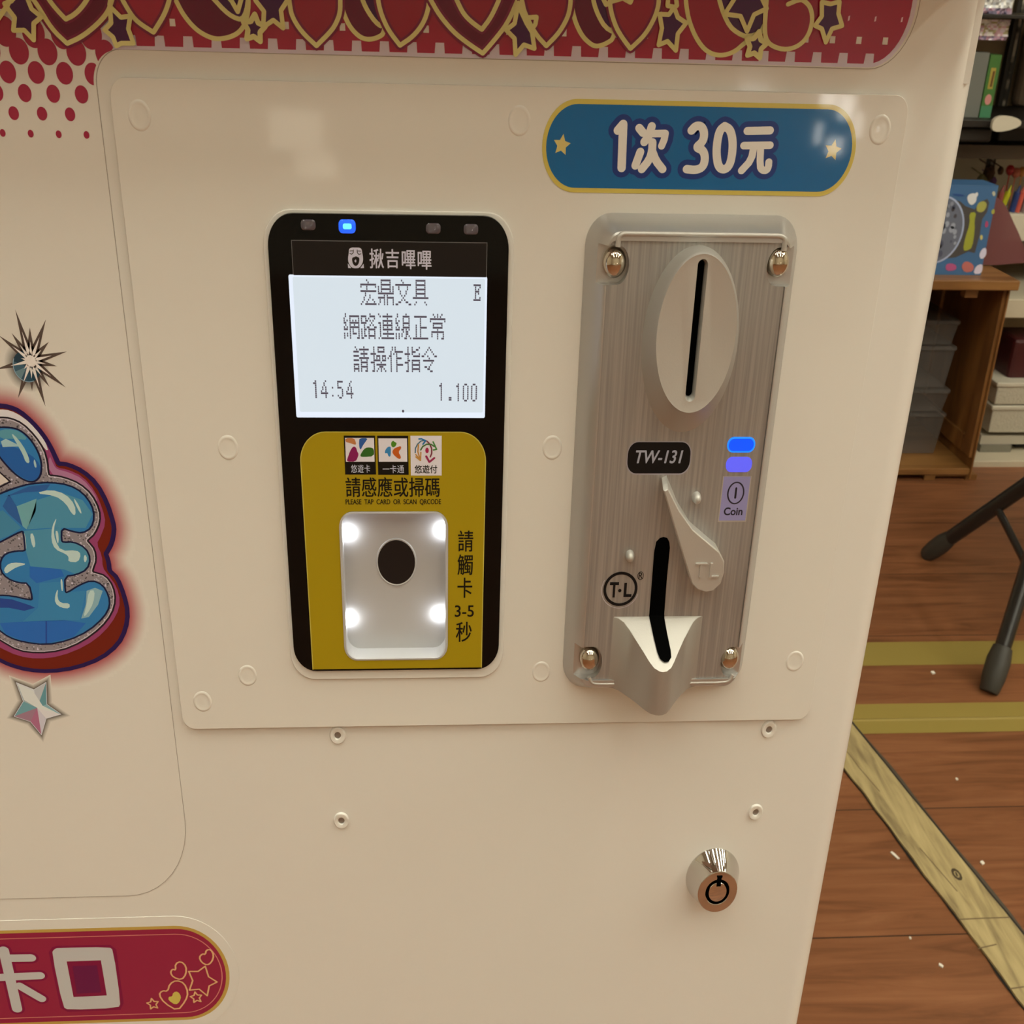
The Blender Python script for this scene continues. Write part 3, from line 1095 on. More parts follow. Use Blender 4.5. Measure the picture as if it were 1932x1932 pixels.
for rx_, ry_ in rays + [(210, 900), (290, 1180), (620, 1180)]:
    e = Q(rx_ / 8.05, 560 + ry_ / 8.05)
    dx, dz = (e[0] - c0[0]) * .58, (e[1] - c0[1]) * .58
    L = math.hypot(dx, dz)
    nx, nz = -dz / L, dx / L
    b.face([(c0[0] - nx * .55, Lg - .045, c0[1] - nz * .55), (c0[0] + dx, Lg - .045, c0[1] + dz), (c0[0] + nx * .55, Lg - .045, c0[1] + nz * .55)], 0, WHT)
b.flat(ell(c0[0], c0[1], 1.15, 1.4), Lg - .05, WHT)
tag(b.build('sparkle_print', prnt, decal), 'white starburst over a dark teal gem')

b = MB()
sp = QS([(115, 1437), (240, 1487), (325, 1435), (330, 1590), (430, 1660), (325, 1690), (292, 1805), (215, 1712), (100, 1675), (165, 1570)], 0, 3.715, 0, 900)
sc0 = Q(262 / 3.715, 900 + 1615 / 3.715)
e0, e1 = offset_loop(sp, 0.0), offset_loop(sp, 1.5)
DK = alb(70, 58, 44)
for i in range(10):
    j = (i + 1) % 10
    b.face([(e0[i][0], Lg - .012, e0[i][1]), (e1[i][0], Lg - .012, e1[i][1]), (e1[j][0], Lg - .012, e1[j][1]), (e0[j][0], Lg - .012, e0[j][1])], 0, (DK, SHEETC, SHEETC, DK))
cols = [(200, 192, 172), (176, 170, 150), (92, 132, 122), (128, 156, 142), (206, 192, 172), (190, 176, 160), (160, 96, 104), (148, 108, 106), (104, 142, 130), (150, 156, 138)]
for i in range(10):
    j = (i + 1) % 10
    b.flat([sp[i], sp[j], sc0], Lg - .02, alb(*cols[i]))
b.flat(QS([(125, 1450), (235, 1500), (300, 1600), (410, 1655), (270, 1620), (170, 1560)], 0, 3.715, 0, 900), Lg - .03, alb(204, 196, 174))
b.ribbon(sp, .14, Lg - .035, alb(196, 186, 166), closed=True, step=6)
tag(b.build('crystal_star_print', prnt, decal), 'pale five-pointed crystal star')

# ---------------------------------------------------------------- price sticker
b = MB()
x0, x1, z0, z1 = 23.7, 93.2, -42.2, -22.7
P0 = -1.45
b.prism(rrect(x0, x1, z0, z1, 7.3, 9.7, 14), P0, -1.25, GOLD)
b.flat(rrect(x0 + .85, x1 - .85, z0 + 1.0, z1 - 1.0, 6.6, 8.8, 14), P0 - .03, alb(4, 86, 118))
SP = 2.972


def K(pts, sm=1):
    return smooth_line(QS(pts, -1.4, SP, 1000, 150), sm)


W1, W2 = 1.75, 1.55
strokes = [(K([(492, 285), (522, 250), (513, 495)], 0), 1.85), (K([(612, 272), (633, 298)], 0), W1), (K([(682, 262), (665, 315), (640, 350)], 0), W1), (K([(690, 303), (758, 302), (752, 335), (737, 372)], 0), W2),
           (K([(618, 405), (590, 482)], 0), W1), (K([(686, 352), (684, 400), (668, 450), (626, 502)], 1), W1), (K([(684, 400), (705, 455), (742, 502)], 1), W1),
           (K([(905, 285), (930, 258), (962, 262), (978, 300), (968, 350), (928, 380), (970, 395), (982, 440), (970, 490), (930, 508), (878, 502)], 2), 1.8),
           (K([(1090, 262), (1122, 280), (1136, 340), (1134, 410), (1120, 480), (1088, 508), (1055, 490), (1044, 420), (1048, 350), (1062, 285), (1090, 262)], 2), 1.8),
           (K([(1218, 288), (1345, 285)], 0), 1.7), (K([(1198, 370), (1345, 368)], 0), 1.6), (K([(1255, 372), (1240, 450), (1185, 510)], 1), 1.6), (K([(1292, 372), (1288, 485), (1300, 508), (1325, 510), (1336, 490), (1338, 462)], 1), 1.55)]
for p, w in strokes:
    b.ribbon(p, w + 2.3, P0 - .05, alb(16, 44, 92), step=16)
for p, w in strokes:
    b.ribbon(p, w, P0 - .10, alb(216, 206, 206), step=16)
for cx, cz in ((178, 367), (1697, 397)):
    q = Q(1000 + cx / SP, 150 + cz / SP, -1.4)
    b.flat(star_pts(q[0], q[1], 1.95, 2.35, rot=82, inner=.5), P0 - .06, alb(196, 170, 88))
tag(b.build('price_sticker', prnt, machine), 'blue pill-shaped price sticker with gold rim and white lettering')

# ---------------------------------------------------------------- lower slot sticker
b = MB()
xr, zt, zb2 = -62.1, -255.0, -293.6
T0 = -0.12
b.prism([(-260, zb2 - 3.6)] + arc(xr - 14.5, (zt + zb2) / 2, 17.4, (zt - zb2) / 2 + 3.7, -90, 90, 24) + [(-260, zt + 3.7)], T0, -0.01, (0.8, .79, .765))
for ins, c, yy in ((0, alb(176, 136, 56), .03), (1.05, alb(136, 26, 46), .06)):
    b.flat([(-260, zb2 + ins * 1.1)] + arc(xr - 14.5, (zt + zb2) / 2, 14.5 - ins, (zt - zb2) / 2 - ins * 1.1, -90, 90, 24) + [(-260, zt - ins * 1.1)], T0 - yy, c)
b.ribbon([(-260, zb2 + 3.2)] + arc(xr - 14.5, (zt + zb2) / 2, 12.3, (zt - zb2) / 2 - 3.2, -90, 90, 24) + [(-260, zt - 3.2)], .3, T0 - .09, alb(196, 110, 86), step=6)
S9 = 4.025


def B9(pts):
    return QS(pts, 0, S9, 0, 1660)


WH = alb(178, 166, 142)
ka = [(B9([(30, 530), (132, 975)]), 3.0), (B9([(80, 590), (238, 588)]), 2.9), (B9([(-80, 740), (305, 722)]), 2.9), (B9([(150, 800), (318, 898)]), 2.7)]
for p, w in ka:
    b.ribbon(p, w + 1.6, T0 - .10, alb(118, 12, 44), step=16)
sq_o = B9([(415, 520), (445, 512), (830, 505), (862, 530), (918, 930), (900, 968), (520, 982), (480, 960), (395, 550)])
sq_i = B9([(508, 615), (768, 606), (813, 873), (560, 885)])
b.flat(offset_loop(sq_o, .85), T0 - .10, alb(118, 12, 44))
for p, w in ka:
    b.ribbon(p, w, T0 - .13, WH, step=16)
b.flat([smooth_line(sq_o, 1, True), sq_i], T0 - .13, WH)
b.flat(B9([(552, 650), (738, 645), (770, 850), (585, 860)]), T0 - .115, alb(96, 14, 50))
PG = alb(208, 150, 92)
for pts in ([(1350, 990), (1250, 930), (1208, 868), (1232, 836), (1275, 842), (1290, 785), (1340, 757), (1400, 778), (1430, 850), (1412, 912)],
            [(1380, 755), (1318, 735), (1295, 700), (1310, 672), (1336, 682), (1333, 632), (1375, 613), (1415, 650), (1415, 710)],
            [(1575, 645), (1530, 620), (1514, 582), (1538, 556), (1560, 562), (1568, 527), (1603, 524), (1625, 568), (1610, 618)]):
    b.ribbon(smooth_line(B9(pts), 1, True), .5, T0 - .14, PG, closed=True, step=6)
b.flat(smooth_line(B9([(1335, 945), (1280, 910), (1282, 882), (1308, 882), (1318, 848), (1352, 842), (1378, 880), (1366, 922)]), 1, True), T0 - .14, GOLD)
b.ribbon(B9([(1435, 690), (1505, 690), (1560, 650), (1585, 730), (1650, 770), (1590, 800), (1575, 875), (1515, 825), (1440, 832), (1465, 760)]), .48, T0 - .155, PG, closed=True, step=6)
for cx, cz, r in ((1492, 888, 62), (1163, 937, 62)):
    q = Q(cx / S9, 1660 + cz / S9)
    b.ribbon(star_pts(q[0], q[1], r / S9 * .118, r / S9 * .155, rot=96, inner=.5), .46, T0 - .155, PG, closed=True, step=6)
tag(b.build('card_slot_sticker', prnt, machine), 'crimson pill-shaped sticker with gold rim and white characters')

# ---------------------------------------------------------------- card reader
H1 = -2.9
b = MB()
hole2 = rrect(RECX0, RECX1, RECZ0, RECZ1, 3.3, 4.4)
b.prism([rrect(-37.4, 18.2, -168.6, -46.7, 6.2, 8.0), hole], -1.9, -1.25)
reader = b.build('card_reader', white_plastic, machine, smooth=35, bevel=0.3)
tag(reader, 'black and yellow card and code payment reader')
b = MB()
b.prism([rrect(-36.3, 16.9, -165.3, -47.4, 5.6, 7.4, 10), offset_loop(hole2, .1)], H1, -1.85)
b.build('front_glass', black_gloss, reader, smooth=35, bevel=0.25)

hx = qbox(551, 455, 919, 521, H1)
b = MB()
b.flat([(hx[0], hx[1]), (hx[2], hx[1]), (hx[2], hx[3]), (hx[0], hx[3])], H1 - .04, alb(92, 84, 72))
b.flat([(hx[0] + .16, hx[1]), (hx[2] - .16, hx[1]), (hx[2] - .16, hx[3] - .18), (hx[0] + .16, hx[3] - .18)], H1 - .06, alb(24, 19, 14))
T5 = 10.17


def H5(x0, y0, x1, y1):
    return qbox(640 + x0 / T5, 455 + y0 / T5, 640 + x1 / T5, 455 + y1 / T5, H1)


INK = alb(188, 176, 164)
for ch, x0_, x1_, y0_, y1_ in (('揪', 580, 855, 140, 522), ('吉', 893, 1150, 150, 518), ('嗶', 1200, 1465, 172, 535), ('嗶', 1505, 1772, 182, 545)):
    put_text(b, ch, H5(x0_, y0_, x1_, y1_), H1 - .09, INK, fat=.05)


def E5(pts):
    return QS(pts, H1, T5, 640, 455)


em = smooth_line(E5([(185, 150), (240, 118), (310, 122), (385, 120), (430, 150), (440, 210), (462, 330), (450, 420), (390, 510), (310, 522), (235, 505), (180, 420), (168, 330), (185, 215)]), 2, True)
b.flat(em, H1 - .09, INK)
b.flat(E5([(165, 425), (232, 515), (172, 512)]), H1 - .09, INK)
b.flat(E5([(468, 430), (475, 515), (405, 515)]), H1 - .09, INK)
DK2 = alb(24, 19, 14)
b.flat(smooth_line(E5([(245, 315), (300, 300), (320, 285), (345, 300), (388, 315), (385, 400), (355, 460), (320, 475), (280, 460), (250, 400)]), 1, True), H1 - .11, DK2)
b.flat(E5([(318, 345), (332, 378), (318, 412), (288, 378)]), H1 - .13, INK)
for pts in ([(205, 185), (255, 182)], [(360, 185), (412, 188)], [(272, 165), (270, 220), (240, 248), (205, 235)], [(345, 165), (348, 220), (378, 255), (418, 240)]):
    b.ribbon(E5(pts), .16, H1 - .11, DK2, step=8)
b.build('brand_strip', label_m, reader)

lx = qbox(552, 520, 917, 788, H1)
b = MB()
b.flat(rrect(lx[0], lx[2], lx[1], lx[3], .35, .45, 4), H1 - .05, m=1)
b.flat(rrect(lx[0] + .9, lx[2] - .5, lx[1] + 1.4, lx[3] - .5, .3, .4, 4), H1 - .07, m=0)
scr = b.build('lcd_screen', [lcd, lcd_edge], reader)
tag(scr, 'backlit white screen showing dotted dark characters and the time')
GL = {
    '宏': '....#......|.....#.....|###########|#...#.....#|....#......|###########|...#.......|...#..#....|..#...#....|..#..#..#..|.#..#....#.|#..########',
    '鼎': '..#######..|..#.....#..|..#######..|#.#.....#.#|#.#######.#|#.#.....#.#|###########|....#.#....|#####.#####|.#..#.#...#|.#..#.#...#|#...#.#...#',
    '文': '....#......|.....#.....|###########|..#.....#..|..#.....#..|...#...#...|...#...#...|....#.#....|.....#.....|....#.#....|..##...##..|##.......##',
    '具': '..#######..|..#.....#..|..#######..|..#.....#..|..#######..|..#.....#..|..#######..|..#.....#..|###########|...........|..#.....#..|.#.......#.',
    '網': '.#.........|.#..#######|#...#.....#|#.#.#.#.#.#|##..#######|.#..#..#..#|#.#.#######|###.#.#...#|....#.#...#|#.#.#.###.#|#.#.#.....#|#...#....##',
    '路': '......#....|####..####.|#..#.#...#.|#..##.#.#..|####...#...|..#...#.#..|..#.##...##|#.##.#####.|#.#..#...#.|#.#..#...#.|#.##.#####.|##...#...#.',
    '連': '#.....#....|.#.#######.|......#....|...#######.|##.#..#..#.|.#.#######.|.#.#..#..#.|.#.#######.|.#....#....|.#.########|.#....#....|#.#########',
    '線': '.#.....#...|.#...#####.|#....#...#.|#.#..#...#.|##...#####.|.#...#...#.|#.#..#####.|###.##.#.#.|.....#.##..|#.#.#..##..|#.#.#..#.#.|#.#...##..#',
    '正': '...........|.#########.|.....#.....|.....#.....|.....#.....|..#..#.....|..#..#####.|..#..#.....|..#..#.....|..#..#.....|..#..#.....|###########',
    '常': '..#..#..#..|...#.#.#...|###########|#.........#|..#######..|..#.....#..|..#######..|.....#.....|.#########.|.#...#...#.|.#...#...#.|.....#..##.',
    '請': '.#.....#...|..#.#######|####...#...|.....#####.|####...#...|....#######|####.#...#.|.....#####.|####.#...#.|#..#.#####.|####.#...#.|#..#.#..##.',
    '操': '..#..#####.|..#..#...#.|..#..#####.|####.......|..#.###.###|..#.#.#.#.#|..#####.###|###....#...|..#.#######|..#...###..|..#..#.#.#.|.##.#..#..#',
    '作': '...#.#.....|...#.#.....|..#..######|..#.#.#....|.##...#....|#.#...####.|..#...#....|..#...#....|..#...#####|..#...#....|..#...#....|..#...#....',
    '指': '..#..#....#|..#..#..##.|..#..###...|####.#....#|..#...#####|..#........|..##.######|###..#....#|..#..######|..#..#....#|..#..######|.##..#....#',
    '令': '.....#.....|....#.#....|...#...#...|..#.....#..|##..#....##|.....#.....|.########..|.......#...|......#....|..##.#.....|....##.....|......##...',
    'E': '#####|.#..#|.#.#.|.###.|.#.#.|.#...|.#..#|#####', '1': '.#|##|.#|.#|.#|.#|.#|.#|.#', '4': '...#.|..#..|..#..|.#.#.|.#.#.|#..#.|#####|...#.|...#.',
    '5': '####|#...|#...|###.|...#|...#|...#|#..#|.##.', '0': '.##.|#..#|#..#|#..#|#..#|#..#|#..#|#..#|.##.', ':': '.|.|.|#|.|.|.|#|.', '.': '..|..|..|..|..|..|..|##|##'}
b = MB()


def dots(ch, x0, z1, dw, dh):
    for r, row in enumerate(GL[ch].split('|')):
        k = 0
        while k < len(row):
            if row[k] == '#':
                e = k
                while e + 1 < len(row) and row[e + 1] == '#':
                    e += 1
                b.flat([(x0 + k * dw + .02, z1 - (r + 1) * dh + .03), (x0 + (e + 1) * dw - .02, z1 - (r + 1) * dh + .03), (x0 + (e + 1) * dw - .02, z1 - r * dh - .03), (x0 + k * dw + .02, z1 - r * dh - .03)], H1 - .09)
                k = e
            k += 1


for s_, px0, py0, px1, py1 in (('宏鼎文具', 680, 527, 808.5, 576), ('網路連線正常', 648.5, 591, 840.5, 640), ('請操作指令', 667, 653.5, 824.5, 702)):
    q = qbox(px0, py0, px1, py1, H1)
    nchar = len(s_)
    dw = (q[2] - q[0]) / (nchar * 12 - 1)
    dh = (q[3] - q[1]) / 12
    for i, ch in enumerate(s_):
        dots(ch, q[0] + i * 12 * dw, q[3], dw, dh)
dwh = dw
q = qbox(893, 536, 907, 568, H1)
dots('E', q[0], q[3], (q[2] - q[0]) / 5, (q[3] - q[1]) / 8)
for ch, px0, px1, py0, py1 in (('1', 591, 597.5, 717, 751), ('4', 605, 619, 717, 751), (':', 626, 629, 718, 752), ('5', 636.5, 647.5, 718, 752), ('4', 653, 667, 718, 752),
                               ('1', 828.5, 834, 722, 756), ('.', 846.5, 852, 722, 756), ('1', 860.5, 866, 723, 757), ('0', 873, 884, 723.5, 757.5), ('0', 888.5, 900, 723.5, 757.5)):
    q = qbox(px0, py0, px1, py1, H1)
    cw = len(GL[ch].split('|')[0])
    dots(ch, q[0], q[3], (q[2] - q[0]) / cw, (q[3] - q[1]) / 9)
q = Q(760.5, 775.5, H1)
b.flat(ell(q[0], q[1], .28, .36, 10), H1 - .09)
b.build('screen_text', lcd_ink, reader)

# status lamps along the top
for px, py, lit in ((581.5, 424, 0), (655, 427, 1), (817.5, 431, 0), (888.5, 432.5, 0)):
    q = Q(px, py, H1)
    b = MB()
    w, h = (1.85, 1.5) if lit else (1.6, 1.15)
    b.loft([at_y(rrect(q[0] - w * k, q[0] + w * k, q[1] - h * k, q[1] + h * k, w * .45 * k, h * .7 * k, 5), y) for k, y in ((1, H1 + .05), (1, H1 - .15), (.8, H1 - .4))])
    if lit:
        b.flat(rrect(q[0] - .9, q[0] + 1.0, q[1] - .55, q[1] + .7, .4, .4), H1 - .46, m=1)
    o = b.build('status_led', [led_blue, led_blue_core] if lit else [led_off], reader, smooth=40)
    if lit:
        tag(o, 'status lamp lit blue')

# yellow instruction label
b = MB()
yq = (-31.75, -164.6, 12.55, -98.25)
YEL = alb(150, 120, 8)
yl = [(yq[0], yq[1]), (yq[2], yq[1])] + arc(yq[2] - 6.2, yq[3] - 7.6, 6.2, 7.6, 0, 90, 10) + arc(yq[0] + 6.2, yq[3] - 7.6, 6.2, 7.6, 90, 180, 10)
Y0 = H1 - .22
b.prism([yl, hole2], Y0, H1 + .02, YEL)
b.ribbon([(yq[0] + .15, yq[1])] + list(reversed(yl[2:]))[0:22] + [(yq[2] - .15, yq[1])], .22, Y0 - .01, alb(178, 156, 60), step=6)


def L6(pts, y=H1):
    return QS(pts, y, 9.2, 640, 810)


def l6(x0, y0, x1, y1):
    return qbox(640 + x0 / 9.2, 810 + y0 / 9.2, 640 + x1 / 9.2, 810 + y1 / 9.2, H1)


BK = alb(12, 8, 4)
CREAM = alb(204, 188, 172)


def rect(q):
    return [(q[0], q[1]), (q[2], q[1]), (q[2], q[3]), (q[0], q[3])]


Y1, Y2, Y3 = Y0 - .03, Y0 - .05, Y0 - .07
b.flat(rect(l6(92, 103, 632, 778)), Y1, BK)
b.flat(rect(l6(110, 142, 610, 555)), Y2, CREAM)
b.flat(rect(l6(668, 105, 1202, 782)), Y1, BK)
b.flat(rect(l6(685, 150, 1180, 555)), Y2, CREAM)
b.flat(rect(l6(1240, 105, 1778, 795)), Y1, CREAM)
for pts, c in (([(108, 145), (255, 145), (285, 200), (295, 262), (240, 250), (180, 228), (112, 212)], (172, 104, 52)), ([(355, 145), (500, 145), (460, 205), (410, 275), (372, 352), (350, 310), (344, 210)], (44, 78, 118)),
               ([(262, 285), (300, 320), (310, 370), (340, 420), (320, 490), (285, 552), (128, 552), (150, 480), (190, 370), (225, 310)], (122, 22, 62)),
               ([(606, 330), (540, 305), (455, 312), (400, 375), (358, 460), (420, 474), (606, 460)], (46, 86, 24)),
               ([(935, 185), (960, 210), (1000, 228), (985, 280), (940, 310), (905, 285), (900, 225)], (70, 112, 24)), ([(880, 288), (900, 310), (895, 450), (872, 474), (845, 440), (840, 405), (790, 412), (800, 350), (840, 300)], (50, 112, 138)),
               ([(1070, 280), (1078, 325), (1025, 385), (1075, 470), (1060, 510), (1020, 500), (950, 440), (918, 390), (945, 330), (1010, 300)], (176, 78, 22))):
    b.flat(smooth_line(L6(pts), 1, True), Y3, alb(*c))
for pts, w, c in (([(1320, 400), (1325, 320), (1360, 250), (1420, 195), (1490, 185)], .28, (60, 92, 96)), ([(1385, 160), (1430, 158), (1500, 190), (1455, 250)], .38, (34, 98, 128)), ([(1415, 350), (1450, 290), (1520, 250), (1600, 255), (1650, 290)], .34, (62, 96, 40)),
                  ([(1630, 210), (1690, 340), (1635, 350)], .36, (66, 116, 50)), ([(1520, 195), (1575, 250), (1605, 330), (1605, 410), (1582, 470)], .34, (110, 40, 48)), ([(1510, 460), (1565, 560), (1650, 490)], .5, (140, 32, 60)),
                  ([(1375, 260), (1365, 380), (1410, 530), (1330, 430)], .34, (176, 120, 50)), ([(1418, 390), (1410, 530)], .3, (176, 120, 50)), ([(1330, 470), (1410, 535)], .3, (176, 120, 50))):
    b.ribbon(L6(pts), w, Y3, alb(*c), step=8)
q = Q(640 + 1525 / 9.2, 810 + 358 / 9.2, H1)
b.flat(ell(q[0], q[1], .42, .72, 20), Y3, alb(150, 28, 56))
put_text(b, '悠遊卡', l6(205, 605, 538, 745), Y3, alb(188, 180, 166))
put_text(b, '一卡通', l6(755, 612, 1125, 752), Y3, alb(188, 180, 166))
put_text(b, '悠遊付', l6(1308, 612, 1702, 756), Y3, BK, fat=.03)
put_text(b, '請感應或掃碼', l6(112, 822, 1745, 1168), Y1, BK, fat=.05)
put_text(b, 'PLEASE  TAP  CARD  OR  SCAN  QRCODE', l6(112, 1205, 1768, 1312), Y1, alb(24, 18, 4), fat=.035)
for s_, bx_ in (('請', (864, 1000, 893, 1040)), ('觸', (863, 1045, 892, 1084)), ('卡', (863, 1089, 891, 1127)), ('3-5', (858, 1141, 894, 1163)), ('秒', (860, 1172, 890, 1210))):
    put_text(b, s_, qbox(*bx_, H1), Y1, BK, fat=.05)
tag(b.build('yellow_label', label_m, reader, smooth=30), 'yellow label with payment logos and black instructions')

# recessed code scanner
b = MB()
dp = 5.2
back = rrect(RECX0 + .5, RECX1 - .5, RECZ0 + .3, RECZ1 - .5, 3.2, 4.2)
rim = rrect(RECX0, RECX1, RECZ0, RECZ1, 3.3, 4.4)
b.loft([at_y(rim, H1 - .35), at_y(offset_loop(rim, -.5), H1 - .42), at_y(offset_loop(rim, -.65), H1), at_y(back, H1 + dp)], cap0=False, cap1=False)
k0 = len(b.f)
b.flat(back, H1 + dp)
rec = b.build('scan_recess', recess_m, reader)
for p in rec.data.polygons:
    p.use_smooth = False
# inner normals face the opening
bm = bmesh.new()
bm.from_mesh(rec.data)
bmesh.ops.remove_doubles(bm, verts=bm.verts, dist=2e-6)
bmesh.ops.reverse_faces(bm, faces=[f for f in bm.faces if len(f.verts) == 4])
bm.to_mesh(rec.data)
bm.free()
hq = Q(748, 1060, H1 + dp)
b = MB()
b.loft([at_y(ell(hq[0], hq[1], 5.2, 6.9), H1 + dp - .05), at_y(ell(hq[0], hq[1], 5.0, 6.7), H1 + dp - .35), at_y(ell(hq[0], hq[1], 4.7, 6.3), H1 + dp - .25)], cap1=False)
b.flat(ell(hq[0], hq[1], 4.75, 6.35), H1 + dp - .28, m=1)
b.build('scanner_lens', [recess_m, lens_m], reader, smooth=40)
for px, py in ((659, 1005), (833, 1000), (660, 1166), (828, 1158)):
    q = Q(px, py, H1 + dp)
    b = MB()
    rr = 1.0
    b.loft([at_y(ell(q[0], q[1], rr * k, rr * 1.9 * k, 20), H1 + dp - y) for k, y in ((1, 0.02), (.95, .8), (.75, 1.4), (.35, 1.75))])
    b.build('scan_lamp', scan_led, reader, smooth=60)

# ---------------------------------------------------------------- coin acceptor
PL = -7.7
b = MB()
base = rrect(34.2, 82.9, -171.8, -46.5, 5.6, 7.4, 8)
mid = rrect(34.5, 82.6, -171.5, -46.9, 5.5, 7.2, 8)
frt = rrect(38.0, 79.7, -168.2, -49.3, 3.2, 4.2, 8)
frl = rrect(38.3, 79.4, -167.8, -49.7, 3.0, 4.0, 8)
b.loft([at_y(base, -1.25), at_y(mid, -2.6), at_y(frt, -7.9), at_y(frl, -8.15)])
frame = b.build('coin_acceptor', [cast], machine)
tag(frame, 'silver metal coin acceptor with oval coin slot')
cx0 = []
NOT = {'tl': (1129, 463, 1187, 538), 'tr': (1447, 467, 1512, 541), 'bl': (1080, 1221, 1136, 1280), 'br': (1360, 1221, 1412, 1278)}
NQ = {}
for k, v in NOT.items():
    q = list(qbox(*v, -7.8))
    NQ[k] = q
    b = MB()
    r_ = 2.6
    if k[1] == 'l':
        q[0] = 35.0
        loop = [(q[0] - 3, q[1]), (q[2] - r_, q[1])] + arc(q[2] - r_, (q[1] + q[3]) / 2, r_, (q[3] - q[1]) / 2, -90, 90, 10)[1:-1] + [(q[2] - r_, q[3]), (q[0] - 3, q[3])]
    else:
        q[2] = 82.5
        loop = [(q[2] + 3, q[1]), (q[2] + 3, q[3]), (q[0] + r_, q[3])] + arc(q[0] + r_, (q[1] + q[3]) / 2, r_, (q[3] - q[1]) / 2, 90, 270, 10)[1:-1] + [(q[0] + r_, q[1])]
    b.prism(loop, -12, -5.6)
    cx0.append(b.build('cutter', cast))
# shallow bed for the brushed plate
bed = rrect(38.6, 79.2, -165.9, -51.3, 1.6, 2.1, 6)
b = MB()
b.prism(bed, -12, -7.45)
cx0.append(b.build('cutter', cast))
# lower coin return slot through plate
slot_px = [(1238, 1040), (1243, 1022), (1253, 1014), (1262, 1016), (1264.5, 1030), (1252, 1165), (1266, 1240), (1264, 1248), (1255, 1250), (1245, 1246), (1224, 1167)]
cut(frame, cx0)
smooth_by(frame, 28)

slotp = []
for px, py in [(1234, 1042), (1239, 1021), (1251, 1013), (1262, 1017), (1264, 1032), (1253, 1165)]:
    slotp.append(Q(px, py, PL - .2))
low_r = [(1266.5, 1240), (1262, 1249), (1254, 1250), (1246, 1245)]
for px, py in low_r:
    yy = -15.5
    slotp.append(Q(px, py, yy))
slotp.append(Q(1224.5, 1167, PL - .2))
slotp = list(reversed(slotp))
# plate, carved by the slots
pl_hole = []
plate_outline = rrect(38.7, 79.1, -165.8, -51.4, 1.5, 2.0, 6)
b = MB()
b.prism(plate_outline, PL, -7.4)
plate = b.build('face_plate', [brushed], frame)
cuts = []
for k in NQ:
    q = NQ[k]
    b = MB()
    r_ = 2.6
    if k[1] == 'l':
        loop = [(q[0] - 3, q[1]), (q[2] - r_, q[1])] + arc(q[2] - r_, (q[1] + q[3]) / 2, r_, (q[3] - q[1]) / 2, -90, 90, 10)[1:-1] + [(q[2] - r_, q[3]), (q[0] - 3, q[3])]
    else:
        loop = [(q[2] + 3, q[1]), (q[2] + 3, q[3]), (q[0] + r_, q[3])] + arc(q[0] + r_, (q[1] + q[3]) / 2, r_, (q[3] - q[1]) / 2, 90, 270, 10)[1:-1] + [(q[0] + r_, q[1])]
    b.prism(loop, -12, -5)
    cuts.append(b.build('cutter', cast))
cut(plate, cuts)
# raised lips above and below the plate
b = MB()
tl = [(40.6, -52.6)] + arc(42.2, -50.95, 1.6, 1.2, 180, 90, 5) + arc(76.2, -50.95, 1.7, 1.2, 90, 0, 5) + [(77.9, -53.0)]
for off, rad in ((0, .55),):
    b.tube([(p[0], -7.95, p[1]) for p in tl], .62, n=10, sx=1.0)
b.build('top_lip', cast_fine, frame, smooth=60)
bl_ = NQ['bl']
for pts in ([(40.4, -164.9), (41.2, -166.6), (42.4, -167.1), (47.2, -167.1)], [(67.0, -167.1), (76.6, -167.1), (78.0, -166.5), (78.7, -164.8)]):
    b = MB()
    b.tube([(p[0], -7.85, p[1]) for p in smooth_line(pts, 1)], .5, n=10, sx=1.0)
    b.build('bottom_lip', cast_fine, frame, smooth=60)
# dome-head screws
for px, py in ((1161, 498), (1470, 497), (1113, 1247), (1377, 1245)):
    q = Q(px, py, -8.0)
    b = MB()
    R_ = 2.65
    prof = [(1.0, -5.5), (1.0, -6.4), (.97, -7.0), (.88, -7.7), (.74, -8.3), (.55, -8.75), (.32, -9.05), (.1, -9.15)]
    b.loft([at_y(ell(q[0], q[1], R_ * k, R_ * k / .75, 28), y) for k, y in prof])
    b.build('dome_screw', chrome_screw, frame, smooth=80)

# oval coin entry
FZ_ = -14.0
b = MB()
bc, fc = (58.8, -74.3), (58.6, -70.9)
prof = [(0, 0), (.12, .16), (.35, .42), (.6, .68), (.82, .9), (.94, 1.0)]
N_ = 64
loops = []
for t, f in prof:
    cx, cz = bc[0] + (fc[0] - bc[0]) * f, bc[1] + (fc[1] - bc[1]) * f
    rx, rz = 11.2 + (9.15 - 11.2) * f, 22.2 + (18.5 - 22.2) * f
    loops.append(at_y(ell(cx, cz, rx, rz, N_), -7.6 + (FZ_ + 7.6) * t))
loops.append(at_y(ell(fc[0], fc[1], 8.95, 18.25, N_), FZ_ - .08))
loops.append(at_y(ell(fc[0], fc[1], 8.7, 17.9, N_), FZ_))
b.loft(loops)
dome = b.build('coin_slot_boss', [cast_fine], frame)
s0, s1 = Q(1327, 490, FZ_), Q(1305, 757, FZ_)
sxc = 58.55
b = MB()
b.loft([at_y(rrect(sxc - .85, sxc + .85, s1[1] + .5, s0[1] - .3, .84, 1.1, 6), -3.0), at_y(rrect(sxc - .85, sxc + .85, s1[1] + .5, s0[1] - .3, .84, 1.1, 6), FZ_ + 1.2),
        at_y(rrect(sxc - 1.25, sxc + 1.25, s1[1] - .3, s0[1] + .3, 1.2, 1.5, 6), FZ_ - .4), at_y(rrect(sxc - 1.25, sxc + 1.25, s1[1] - .3, s0[1] + .3, 1.2, 1.5, 6), FZ_ - 3)], m=0)
cc = b.build('cutter', [cast_fine, black_hole])
cut(dome, [cc])
smooth_by(dome, 32)
b = MB()
